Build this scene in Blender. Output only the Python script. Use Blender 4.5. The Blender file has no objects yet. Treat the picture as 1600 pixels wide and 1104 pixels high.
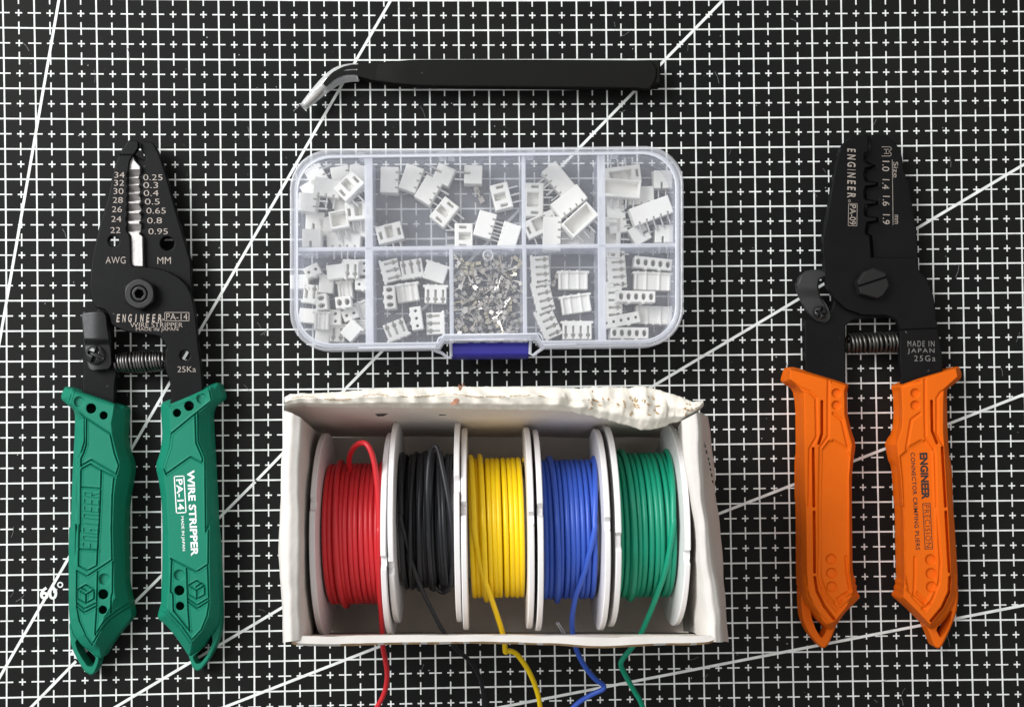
import bpy, math, random
import numpy as np
from mathutils import Vector, Matrix, noise as mnoise

random.seed(7); np.random.seed(7)
scene = bpy.context.scene
COL = scene.collection
CM = 0.01

# ------------------------------------------------------------------ camera
F, PPX, PPY, H = 1800.0, 800.0, 600.0, 38.458
R3 = np.array([[0.99955614, 0.01095347, -0.02770467],
               [-0.01147387, 0.99975939, -0.01869508],
               [0.02749323, 0.01900466, 0.99944132]])
cam_d = bpy.data.cameras.new('camera')
cam = bpy.data.objects.new('camera', cam_d); COL.objects.link(cam)
cam_d.sensor_width = 36; cam_d.sensor_fit = 'HORIZONTAL'
cam_d.lens = F / 1600 * 36
cam_d.shift_y = 48 / 1600
cam_d.clip_start = 0.01; cam_d.clip_end = 20
M = Matrix([list(R3[i]) + [0] for i in range(3)] + [[0, 0, 0, 1]])
M.translation = (0, 0, H * CM)
cam.matrix_world = M
scene.camera = cam

# ------------------------------------------------------------------ light
world = bpy.data.worlds.new('World'); scene.world = world; world.use_nodes = True
bg = world.node_tree.nodes['Background']
# a room: brighter ceiling and wall on the window side, dim on the far side
_nt = world.node_tree
_tc = _nt.nodes.new('ShaderNodeTexCoord'); _sp = _nt.nodes.new('ShaderNodeVectorMath'); _sp.operation = 'DOT_PRODUCT'; _sp.inputs[1].default_value = (-.45, .22, .866); _rp = _nt.nodes.new('ShaderNodeValToRGB')
_nt.links.new(_tc.outputs['Generated'], _sp.inputs[0]); _nt.links.new(_sp.outputs['Value'], _rp.inputs[0]); _nt.links.new(_rp.outputs[0], bg.inputs[0])
_rp.color_ramp.elements[0].position = .0; _rp.color_ramp.elements[0].color = (.13, .125, .12, 1)
_rp.color_ramp.elements[1].position = .9; _rp.color_ramp.elements[1].color = (1.0, 1.0, 1.0, 1)
bg.inputs[1].default_value = 0.74

def area(name, loc, target, size, power, color):
    d = bpy.data.lights.new(name, 'AREA'); d.shape = 'RECTANGLE'
    d.size, d.size_y = size; d.energy = power; d.color = color
    o = bpy.data.objects.new(name, d); COL.objects.link(o)
    o.location = loc
    o.rotation_euler = (Vector(target) - Vector(loc)).to_track_quat('-Z', 'Y').to_euler()
    return o
area('window_light', (-0.92, 0.50, 0.90), (-0.05, 0.0, 0), (0.8, 0.8), 25.5, (0.98, 0.99, 1.0))
area('room_light', (0.75, -0.1, 0.9), (0.05, -0.02, 0), (0.6, 0.6), .9, (1.0, 0.93, 0.84))

scene.view_settings.view_transform = 'Standard'
scene.view_settings.look = 'None'
scene.view_settings.exposure = 0.0
scene.view_settings.gamma = 1
scene.render.engine = 'CYCLES'
scene.cycles.max_bounces = 10
scene.cycles.transparent_max_bounces = 24

# ------------------------------------------------------------------ helpers
C0 = np.array([0, 0, H])
def P(px, py, z=0.0):
    """photo pixel seen at height z (cm) -> point in cm"""
    px = np.asarray(px, float); py = np.asarray(py, float); z = np.asarray(z, float)
    px, py, z = np.broadcast_arrays(px, py, z)
    d = np.stack([(px - PPX) / F, -(py - PPY) / F, -np.ones_like(px)], -1) @ R3.T
    t = (z - H) / d[..., 2]
    out = C0 + d * t[..., None]
    return out
def P1(px, py, z=0.0):
    return Vector(P(px, py, z).tolist())

def setp(o, label=None, cat=None, group=None, kind=None):
    if label: o['label'] = label
    if cat: o['category'] = cat
    if group: o['group'] = group
    if kind: o['kind'] = kind
    return o
def thing(name, loc_cm, label, cat, group=None):
    o = bpy.data.objects.new(name, None); COL.objects.link(o)
    o.empty_display_size = 0.01
    o.location = (loc_cm[0] * CM, loc_cm[1] * CM, loc_cm[2] * CM)
    return setp(o, label, cat, group)

def root_loc(parent):
    v = Vector((0, 0, 0)); p = parent
    while p is not None:
        v += p.location; p = p.parent
    return v

def mk(name, verts_cm, faces, mats, parent=None, smooth=True, midx=None, local=False, smooth_flags=None):
    me = bpy.data.meshes.new(name)
    V = np.asarray(verts_cm, float) * CM
    if parent is not None and not local:
        V = V - np.array(root_loc(parent))
    lens = np.array([len(f) for f in faces], dtype=np.int32)
    flat = np.fromiter((i for f in faces for i in f), dtype=np.int32, count=int(lens.sum()))
    me.vertices.add(len(V)); me.vertices.foreach_set('co', V.astype(np.float32).ravel())
    me.loops.add(len(flat)); me.loops.foreach_set('vertex_index', flat)
    me.polygons.add(len(lens))
    me.polygons.foreach_set('loop_start', np.concatenate([[0], np.cumsum(lens)[:-1]]).astype(np.int32))
    try: me.polygons.foreach_set('loop_total', lens)
    except Exception: pass
    if not isinstance(mats, (list, tuple)): mats = [mats]
    for m in mats: me.materials.append(m)
    if midx is not None: me.polygons.foreach_set('material_index', np.asarray(midx, dtype=np.int32))
    sf = np.full(len(lens), bool(smooth)) if smooth_flags is None else np.asarray(smooth_flags, bool)
    me.update(calc_edges=True)
    me.polygons.foreach_set('use_smooth', sf)
    me.validate()
    o = bpy.data.objects.new(name, me); COL.objects.link(o)
    if parent is not None: o.parent = parent
    return o

class MB:
    def __init__(s): s.v = []; s.f = []; s.m = []; s.s = []
    def add(s, v, f, m=0, smooth=False):
        b = len(s.v); s.v += [tuple(p) for p in v]
        for q in f: s.f.append([b + i for i in q]); s.m.append(m); s.s.append(smooth)
    def box(s, c, sx, sy, sz, rot=0.0, m=0, bev=0.0):
        """box with its top edges chamfered by bev"""
        x, y, z = sx / 2, sy / 2, sz / 2
        b = min(bev, x * .9, y * .9, z * .9)
        ring = lambda X, Y, Z: [(-X, -Y, Z), (X, -Y, Z), (X, Y, Z), (-X, Y, Z)]
        if b > 0: pts = ring(x - b, y - b, -z) + ring(x, y, -z + b) + ring(x, y, z - b) + ring(x - b, y - b, z)
        else: pts = ring(x, y, -z) + ring(x, y, z)
        n = len(pts) // 4
        cr, sr = math.cos(rot), math.sin(rot)
        pts = [(c[0] + a * cr - b_ * sr, c[1] + a * sr + b_ * cr, c[2] + d) for a, b_, d in pts]
        fs = [[3, 2, 1, 0], [4 * (n - 1) + k for k in range(4)]]
        for r in range(n - 1):
            for k in range(4):
                a, b2 = r * 4 + k, r * 4 + (k + 1) % 4
                fs.append([a, b2, b2 + 4, a + 4])
        s.add(pts, fs, m)
    def tube(s, pts, r, sides=8, m=0, cap=True):
        pts = [Vector(p) for p in pts]; n = len(pts)
        rr = r if isinstance(r, (list, tuple)) else [r] * n
        t = (pts[1] - pts[0]).normalized()
        up = Vector((0, 0, 1)) if abs(t.z) < .9 else Vector((1, 0, 0))
        nrm = (up - t * up.dot(t)).normalized()
        V = []; Fc = []
        for i in range(n):
            a = pts[max(i - 1, 0)]; b = pts[min(i + 1, n - 1)]
            t = (b - a).normalized()
            nrm = (nrm - t * nrm.dot(t)).normalized(); bn = t.cross(nrm)
            for k in range(sides):
                an = 2 * math.pi * k / sides
                V.append(pts[i] + (nrm * math.cos(an) + bn * math.sin(an)) * rr[i])
        for i in range(n - 1):
            for k in range(sides):
                a = i * sides + k; b = i * sides + (k + 1) % sides
                Fc.append([a, b, b + sides, a + sides])
        s.add(V, Fc, m, True)
        if cap:
            s.add(V[:sides], [list(range(sides))[::-1]], m); s.add(V[-sides:], [list(range(sides))], m)
    def lathe(s, c, prof, sides=32, m=0, rot=0.0, hexa=False, smooth=True):
        """prof: (radius, z) list; axis vertical"""
        V = []; Fc = []
        for r, z in prof:
            for k in range(sides):
                a = 2 * math.pi * k / sides + rot
                V.append((c[0] + r * math.cos(a), c[1] + r * math.sin(a), c[2] + z))
        for i in range(len(prof) - 1):
            for k in range(sides):
                a = i * sides + k; b = i * sides + (k + 1) % sides
                Fc.append([a, b, b + sides, a + sides])
        s.add(V, Fc, m, smooth)
    def ngon(s, pts, m=0): s.add(pts, [list(range(len(pts)))], m)
    def prism(s, pts2, z0, z1, m=0):
        n = len(pts2)
        V = [(x, y, z0) for x, y in pts2] + [(x, y, z1) for x, y in pts2]
        s.add(V, [[i, (i + 1) % n, n + (i + 1) % n, n + i] for i in range(n)] + [list(range(n, 2 * n)), list(range(n))[::-1]], m)
    def build(s, name, mats, parent=None, local=False):
        return mk(name, s.v, s.f, mats, parent, True, s.m, local, s.s)

def catmull(pts, per=6, closed=False):
    p = [Vector(q) for q in pts]; n = len(p); out = []
    rng = range(n if closed else n - 1)
    for i in rng:
        if closed: a, b, c, d = p[(i - 1) % n], p[i], p[(i + 1) % n], p[(i + 2) % n]
        else: a, b, c, d = p[max(i - 1, 0)], p[i], p[i + 1], p[min(i + 2, n - 1)]
        for k in range(per):
            t = k / per
            out.append(0.5 * ((2 * b) + (c - a) * t + (2 * a - 5 * b + 4 * c - d) * t * t + (-a + 3 * b - 3 * c + d) * t ** 3))
    if not closed: out.append(p[-1])
    return out
def chaikin(poly, it=1, q=0.2):
    p = [tuple(a) for a in poly]
    for _ in range(it):
        o = []
        for i in range(len(p)):
            a, b = p[i], p[(i + 1) % len(p)]
            o.append((a[0] * (1 - q) + b[0] * q, a[1] * (1 - q) + b[1] * q))
            o.append((a[0] * q + b[0] * (1 - q), a[1] * q + b[1] * (1 - q)))
        p = o
    return p
def Q(ox, oy, s):
    return lambda *a: [(ox + x / s, oy + y / s) for x, y in a]

# signed distance functions (negative inside)
def sd_poly(poly):
    A = np.array(poly, float); B = np.roll(A, -1, 0)
    def f(X, Y):
        sh = X.shape; X = X.ravel(); Y = Y.ravel()
        d = np.full(X.shape, 1e18); ins = np.zeros(X.shape, bool)
        for a, b in zip(A, B):
            e = b - a; L = (e * e).sum() + 1e-12
            t = np.clip(((X - a[0]) * e[0] + (Y - a[1]) * e[1]) / L, 0, 1)
            dx = X - a[0] - t * e[0]; dy = Y - a[1] - t * e[1]
            d = np.minimum(d, dx * dx + dy * dy)
            c = (a[1] > Y) != (b[1] > Y)
            if abs(e[1]) > 1e-12:
                ins ^= c & (X < a[0] + (Y - a[1]) * e[0] / e[1])
        d = np.sqrt(d); return np.where(ins, -d, d).reshape(sh)
    return f
def d_line(pl):
    A = np.array(pl, float)
    def f(X, Y):
        d = np.full(X.shape, 1e18)
        for a, b in zip(A[:-1], A[1:]):
            e = b - a; L = (e * e).sum() + 1e-12
            t = np.clip(((X - a[0]) * e[0] + (Y - a[1]) * e[1]) / L, 0, 1)
            d = np.minimum(d, (X - a[0] - t * e[0]) ** 2 + (Y - a[1] - t * e[1]) ** 2)
        return np.sqrt(d)
    return f
def sd_circ(cx, cy, r): return lambda X, Y: np.hypot(X - cx, Y - cy) - r
def sd_rect(cx, cy, w, h, r=0):
    def f(X, Y):
        qx = np.abs(X - cx) - w / 2 + r; qy = np.abs(Y - cy) - h / 2 + r
        return np.hypot(np.maximum(qx, 0), np.maximum(qy, 0)) + np.minimum(np.maximum(qx, qy), 0) - r
    return f
def sstep(x): x = np.clip(x, 0, 1); return x * x * (3 - 2 * x)

def relief(name, D, hf, bbox, zb, mat, parent=None, step=1.0, tow=P, bottom=True, local=False, midx=None):
    """solid whose top is the height field hf over the region D<0; walls drop to zb"""
    x0, y0, x1, y1 = bbox
    nx = int((x1 - x0) / step) + 2; ny = int((y1 - y0) / step) + 2
    X, Y = np.meshgrid(x0 + np.arange(nx) * step, y0 + np.arange(ny) * step)
    d = D(X, Y); e = step * .2
    gx = (D(X + e, Y) - D(X - e, Y)) / (2 * e); gy = (D(X, Y + e) - D(X, Y - e)) / (2 * e)
    g = np.hypot(gx, gy) + 1e-9; gx /= g; gy /= g
    sn = (d > -.25 * step) & (d < .75 * step)
    X = np.where(sn, X - gx * d, X); Y = np.where(sn, Y - gy * d, Y)
    ok = d < .75 * step
    Z = hf(X, Y)
    W = tow(X.ravel(), Y.ravel(), Z.ravel())
    idx = np.arange(nx * ny).reshape(ny, nx)
    a, b, c, dd = idx[:-1, :-1], idx[:-1, 1:], idx[1:, 1:], idx[1:, :-1]
    oa, ob, oc, od = ok[:-1, :-1], ok[:-1, 1:], ok[1:, 1:], ok[1:, :-1]
    full = oa & ob & oc & od
    faces = np.stack([a[full], dd[full], c[full], b[full]], 1).tolist()
    for m, tri in (((~oa) & ob & oc & od, (dd, c, b)), (oa & (~ob) & oc & od, (a, dd, c)),
                   (oa & ob & (~oc) & od, (a, dd, b)), (oa & ob & oc & (~od), (a, c, b))):
        faces += np.stack([t[m] for t in tri], 1).tolist()
    used = np.zeros(nx * ny, bool)
    for f in faces:
        for i in f: used[i] = True
    remap = np.cumsum(used) - 1
    faces = [[int(remap[i]) for i in f] for f in faces]
    V = W[used]
    edges = {}
    for f in faces:
        for i in range(len(f)):
            edges[(f[i], f[(i + 1) % len(f)])] = 1
    bnd = [e_ for e_ in edges if (e_[1], e_[0]) not in edges]
    nV = len(V)
    bv = sorted({i for e_ in bnd for i in e_}); pos = {i: k for k, i in enumerate(bv)}
    top = V[bv]; bot = top.copy(); bot[:, 2] = zb
    allV = [V, top, bot]; fl = [True] * len(faces)
    n = len(bv)
    nf = len(faces)
    for (i, j) in bnd:
        faces.append([nV + pos[j], nV + pos[i], nV + n + pos[i], nV + n + pos[j]]); fl.append(True)
    if bottom:
        Vb = V.copy(); Vb[:, 2] = zb; off = nV + 2 * n
        allV.append(Vb)
        for f in faces[:nf]:
            faces.append([off + i for i in f[::-1]]); fl.append(False)
    return mk(name, np.concatenate(allV), faces, mat, parent, True, None, local, fl)

# ------------------------------------------------------------------ materials
def new_mat(name):
    m = bpy.data.materials.new(name); m.use_nodes = True
    nt = m.node_tree; b = nt.nodes['Principled BSDF']
    return m, nt, b
def mat(name, col, rough=.5, metal=0.0, var=.08, vscale=60, bump=0.0, bscale=900, spec=.5, coat=0, rvar=.1, sss=0, specks=0):
    m, nt, b = new_mat(name)
    b.inputs['Metallic'].default_value = metal
    b.inputs['Specular IOR Level'].default_value = spec
    if coat: b.inputs['Coat Weight'].default_value = coat
    if sss:
        b.inputs['Subsurface Weight'].default_value = sss
        b.inputs['Subsurface Radius'].default_value = (.002, .002, .002); b.inputs['Subsurface Scale'].default_value = 1
    tc = nt.nodes.new('ShaderNodeTexCoord')
    n1 = nt.nodes.new('ShaderNodeTexNoise'); n1.inputs['Scale'].default_value = vscale; n1.inputs['Detail'].default_value = 5
    nt.links.new(tc.outputs['Object'], n1.inputs['Vector'])
    r = nt.nodes.new('ShaderNodeValToRGB')
    lo = [c * (1 - var) for c in col]; hi = [min(1, c * (1 + var)) for c in col]
    r.color_ramp.elements[0].color = (*lo, 1); r.color_ramp.elements[1].color = (*hi, 1)
    r.color_ramp.elements[0].position = .3; r.color_ramp.elements[1].position = .7
    nt.links.new(n1.outputs['Fac'], r.inputs[0]); nt.links.new(r.outputs[0], b.inputs['Base Color'])
    if specks:
        sk = nt.nodes.new('ShaderNodeTexNoise'); sk.inputs['Scale'].default_value = 420; sk.inputs['Detail'].default_value = 1.5
        nt.links.new(tc.outputs['Object'], sk.inputs['Vector'])
        rk = nt.nodes.new('ShaderNodeValToRGB'); rk.color_ramp.elements[0].position = .755; rk.color_ramp.elements[1].position = .80
        nt.links.new(sk.outputs['Fac'], rk.inputs[0])
        mk_ = nt.nodes.new('ShaderNodeMix'); mk_.data_type = 'RGBA'; mk_.inputs['B'].default_value = (specks, specks, specks, 1)
        nt.links.new(rk.outputs[0], mk_.inputs['Factor']); nt.links.new(r.outputs[0], mk_.inputs['A'])
        nt.links.new(mk_.outputs['Result'], b.inputs['Base Color'])
    mr = nt.nodes.new('ShaderNodeMapRange')
    mr.inputs['To Min'].default_value = max(.03, rough - rvar); mr.inputs['To Max'].default_value = min(1, rough + rvar)
    n2 = nt.nodes.new('ShaderNodeTexNoise'); n2.inputs['Scale'].default_value = vscale * 2.7; n2.inputs['Detail'].default_value = 3
    nt.links.new(tc.outputs['Object'], n2.inputs['Vector'])
    nt.links.new(n2.outputs['Fac'], mr.inputs['Value']); nt.links.new(mr.outputs[0], b.inputs['Roughness'])
    if bump:
        n3 = nt.nodes.new('ShaderNodeTexNoise'); n3.inputs['Scale'].default_value = bscale; n3.inputs['Detail'].default_value = 4
        nt.links.new(tc.outputs['Object'], n3.inputs['Vector'])
        bp = nt.nodes.new('ShaderNodeBump'); bp.inputs['Strength'].default_value = bump; bp.inputs['Distance'].default_value = .0004
        nt.links.new(n3.outputs['Fac'], bp.inputs['Height']); nt.links.new(bp.outputs[0], b.inputs['Normal'])
    return m
def clear(name, veil, col=(.86, .89, 1.0), gloss=.05, rim=.5, rough=.12):
    """milky polypropylene sheet: mostly see-through, scatters more along its edges"""
    m = bpy.data.materials.new(name); m.use_nodes = True; nt = m.node_tree
    for n in list(nt.nodes): nt.nodes.remove(n)
    out = nt.nodes.new('ShaderNodeOutputMaterial')
    tr = nt.nodes.new('ShaderNodeBsdfTransparent')
    df = nt.nodes.new('ShaderNodeBsdfDiffuse'); df.inputs[0].default_value = (*col, 1)
    tl = nt.nodes.new('ShaderNodeBsdfTranslucent'); tl.inputs[0].default_value = (*col, 1)
    gl = nt.nodes.new('ShaderNodeBsdfGlossy'); gl.inputs['Roughness'].default_value = rough
    m0 = nt.nodes.new('ShaderNodeMixShader'); m0.inputs[0].default_value = .35
    nt.links.new(df.outputs[0], m0.inputs[1]); nt.links.new(tl.outputs[0], m0.inputs[2])
    m1 = nt.nodes.new('ShaderNodeMixShader'); m2 = nt.nodes.new('ShaderNodeMixShader')
    lw = nt.nodes.new('ShaderNodeLayerWeight'); lw.inputs[0].default_value = .25
    tc = nt.nodes.new('ShaderNodeTexCoord'); ns = nt.nodes.new('ShaderNodeTexNoise'); ns.inputs['Scale'].default_value = 45
    ns.inputs['Detail'].default_value = 4
    nt.links.new(tc.outputs['Object'], ns.inputs['Vector'])
    mr = nt.nodes.new('ShaderNodeMapRange'); mr.inputs['From Min'].default_value = .3; mr.inputs['From Max'].default_value = .7
    mr.inputs['To Min'].default_value = veil * .8; mr.inputs['To Max'].default_value = veil * 1.2
    nt.links.new(ns.outputs['Fac'], mr.inputs['Value'])
    ad = nt.nodes.new('ShaderNodeMath'); ad.operation = 'MULTIPLY_ADD'; ad.inputs[1].default_value = rim; ad.use_clamp = True
    nt.links.new(lw.outputs['Facing'], ad.inputs[0]); nt.links.new(mr.outputs[0], ad.inputs[2])
    nt.links.new(ad.outputs[0], m1.inputs[0])
    nt.links.new(tr.outputs[0], m1.inputs[1]); nt.links.new(m0.outputs[0], m1.inputs[2])
    m2.inputs[0].default_value = gloss
    nt.links.new(m1.outputs[0], m2.inputs[1]); nt.links.new(gl.outputs[0], m2.inputs[2])
    nt.links.new(m2.outputs[0], out.inputs[0])
    return m

def mat_mat():
    m, nt, b = new_mat('mat_black')
    tc = nt.nodes.new('ShaderNodeTexCoord')
    n1 = nt.nodes.new('ShaderNodeTexNoise'); n1.inputs['Scale'].default_value = 14; n1.inputs['Detail'].default_value = 8
    nt.links.new(tc.outputs['Object'], n1.inputs['Vector'])
    r = nt.nodes.new('ShaderNodeValToRGB')
    r.color_ramp.elements[0].color = (.005, .0054, .0052, 1); r.color_ramp.elements[1].color = (.0088, .0086, .008, 1)
    r.color_ramp.elements[0].position = .35; r.color_ramp.elements[1].position = .65
    nt.links.new(n1.outputs['Fac'], r.inputs[0])
    # fine lint and dust
    v = nt.nodes.new('ShaderNodeTexNoise'); v.inputs['Scale'].default_value = 700; v.inputs['Detail'].default_value = 2
    nt.links.new(tc.outputs['Object'], v.inputs['Vector'])
    r2 = nt.nodes.new('ShaderNodeValToRGB'); r2.color_ramp.elements[0].position = .74; r2.color_ramp.elements[1].position = .80
    r2.color_ramp.elements[0].color = (0, 0, 0, 1); r2.color_ramp.elements[1].color = (.35, .35, .35, 1)
    nt.links.new(v.outputs['Fac'], r2.inputs[0])
    mx = nt.nodes.new('ShaderNodeMix'); mx.data_type = 'RGBA'
    mx.inputs['B'].default_value = (.16, .16, .15, 1)
    nt.links.new(r2.outputs[0], mx.inputs['Factor']); nt.links.new(r.outputs[0], mx.inputs['A'])
    nt.links.new(mx.outputs['Result'], b.inputs['Base Color'])
    b.inputs['Roughness'].default_value = .65; b.inputs['Specular IOR Level'].default_value = .13
    n3 = nt.nodes.new('ShaderNodeTexNoise'); n3.inputs['Scale'].default_value = 1800; n3.inputs['Detail'].default_value = 3
    nt.links.new(tc.outputs['Object'], n3.inputs['Vector'])
    bp = nt.nodes.new('ShaderNodeBump'); bp.inputs['Strength'].default_value = .25; bp.inputs['Distance'].default_value = .0002
    nt.links.new(n3.outputs['Fac'], bp.inputs['Height']); nt.links.new(bp.outputs[0], b.inputs['Normal'])
    return m
M_MAT = mat_mat()
M_LINE = mat('mat_print', (.72, .74, .72), .6, var=.13, vscale=260)
M_SCRATCH = mat('mat_scratch', (.13, .13, .13), .7)
M_DUST = mat('lint', (.45, .45, .43), .8)
M_GREEN = mat('green_plastic', (.006, .185, .112), .55, var=.05, spec=.22, bump=.12, bscale=1500, rvar=.06)
M_ORANGE = mat('orange_plastic', (.72, .125, .003), .6, var=.04, spec=.15, bump=.15, bscale=1500, rvar=.05)
M_STEEL = mat('blackened_steel', (.0045, .0046, .005), .45, metal=0.0, var=.2, vscale=90, bump=.06, bscale=900, spec=.12, specks=.12)
M_STEEL2 = mat('blackened_steel_semi_gloss', (.014, .014, .015), .36, metal=.3, var=.15, vscale=90, bump=.05)
M_SCREW = mat('dark_screw_steel', (.05, .05, .05), .22, metal=.8, var=.2)
M_SPRING = mat('spring_steel', (.16, .155, .15), .3, metal=1.0, var=.2)
M_BLADE = mat('ground_steel', (.46, .44, .43), .38, metal=.75, var=.08, vscale=200, bump=.1)
M_ETCH = mat('etched_mark', (.36, .31, .27), .5, metal=.3, var=.12, vscale=400)
M_ETCHD = mat('etched_mark_dim', (.20, .19, .18), .5, metal=.3, var=.12, vscale=400)
M_WPRINT = mat('white_print', (.85, .88, .86), .5, var=.03)
M_KPRINT = mat('black_print', (.02, .012, .01), .5, var=.03)
M_TWEEZ = mat('tweezer_coating', (.006, .0058, .0052), .6, var=.1, spec=.13, specks=.05)
M_SLEEVE = clear('sleeve_plastic', .20, (.9, .9, .9), .08, .75)
M_SLEEVE2 = mat('sleeve_glue', (.36, .35, .33), .4)
M_TRAY = clear('organizer_plastic', .13, (.84, .88, 1.0), gloss=.03, rim=.22)
M_LID = clear('organizer_lid', .05, gloss=.04, rim=.2, rough=.2)
M_EDGE = clear('organizer_edge', .58, (.93, .95, 1.0), .06, .2, .2)
M_RIM = clear('organizer_rim', .32, (.95, .96, 1.0), .06, .15, .15)
M_LATCH = mat('blue_latch', (.022, .018, .25), .4, var=.06, spec=.5)
M_NYLON = mat('white_nylon', (.82, .81, .77), .45, var=.03, sss=0)
M_PIN = mat('tinned_pin', (.75, .75, .74), .25, metal=1.0, var=.05)
M_TIN = mat('tinned_brass', (.66, .63, .58), .3, metal=.75, var=.15, vscale=300)
M_BRASS = mat('bright_brass', (.72, .66, .50), .3, metal=.6, var=.15, vscale=300)
M_CARD = mat('white_card', (.63, .60, .56), .75, var=.05, vscale=50, bump=.3, bscale=500)
M_CARDIN = mat('inner_card', (.84, .76, .68), .8, var=.06, vscale=60, bump=.3, bscale=500)
M_KRAFT = mat('kraft_core', (.42, .28, .15), .85, var=.25, vscale=300, bump=.5)
M_TORN = mat('torn_paper', (.78, .74, .65), .85, var=.08, vscale=180, bump=.5, bscale=500)
M_RUST = mat('rust_stain', (.40, .19, .12), .8, var=.3, vscale=300)
M_SPOOL = mat('spool_plastic', (.78, .76, .76), .38, var=.03)
WIRE = {'red': mat('red_insulation', (.62, .022, .03), .38, var=.08),
        'black': mat('black_insulation', (.007, .008, .011), .48, var=.1),
        'yellow': mat('yellow_insulation', (.90, .61, .002), .38, var=.05),
        'blue': mat('blue_insulation', (.035, .10, .50), .38, var=.08),
        'green': mat('green_insulation', (.003, .28, .16), .38, var=.06)}
M_BLACK = mat('black_ink', (.01, .01, .01), .6)

# ------------------------------------------------------------------ text
def text_xy(s, bold=0.0, shear=0.0, spacing=1.0):
    cu = bpy.data.curves.new('t', 'FONT'); cu.body = s; cu.size = 1
    cu.offset = bold; cu.shear = shear; cu.space_character = spacing; cu.resolution_u = 4
    ob = bpy.data.objects.new('t', cu); COL.objects.link(ob)
    bpy.context.view_layer.update()
    me = bpy.data.meshes.new_from_object(ob)
    V = np.zeros(len(me.vertices) * 3); me.vertices.foreach_get('co', V); V = V.reshape(-1, 3)[:, :2]
    Fc = [list(p.vertices) for p in me.polygons]
    bpy.data.objects.remove(ob); bpy.data.curves.remove(cu); bpy.data.meshes.remove(me)
    lo, hi = V.min(0), V.max(0)
    return (V - (lo + hi) / 2) / (hi - lo), Fc, (hi - lo)
def put_text(mb, s, cx, cy, w, h, ang, zf, bold=0.0, shear=0.0, m=0, spacing=1.0):
    """w,h = extent in photo px along and across the writing; ang = clockwise degrees"""
    V, Fc, _ = text_xy(s, bold, shear, spacing)
    a = math.radians(ang); x = V[:, 0] * w; y = -V[:, 1] * h
    px = cx + x * math.cos(a) - y * math.sin(a); py = cy + x * math.sin(a) + y * math.cos(a)
    z = zf(px, py) if callable(zf) else np.full(px.shape, zf)
    mb.add(P(px, py, z).tolist(), Fc, m)
def strip(mb, pts, w, z, m=0, tow=P, closed=False):
    pts = [np.array(p, float) for p in pts]
    if closed: pts = pts + [pts[0]]
    for a, b in zip(pts[:-1], pts[1:]):
        d = b - a; L = np.hypot(*d) + 1e-9; d = d / L; n = np.array([-d[1], d[0]]) * w / 2
        e = d * w * .35
        q = np.array([a - e + n, b + e + n, b + e - n, a - e - n])
        zz = z(q[:, 0], q[:, 1]) if callable(z) else z
        mb.add(tow(q[:, 0], q[:, 1], zz).tolist(), [[3, 2, 1, 0]], m)
def box_outline(mb, cx, cy, w, h, ang, lw, z, m=0):
    a = math.radians(ang)
    pts = [(cx + x * math.cos(a) - y * math.sin(a), cy + x * math.sin(a) + y * math.cos(a))
           for x, y in ((-w / 2, -h / 2), (w / 2, -h / 2), (w / 2, h / 2), (-w / 2, h / 2))]
    strip(mb, pts, lw, z, m, closed=True)

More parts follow.
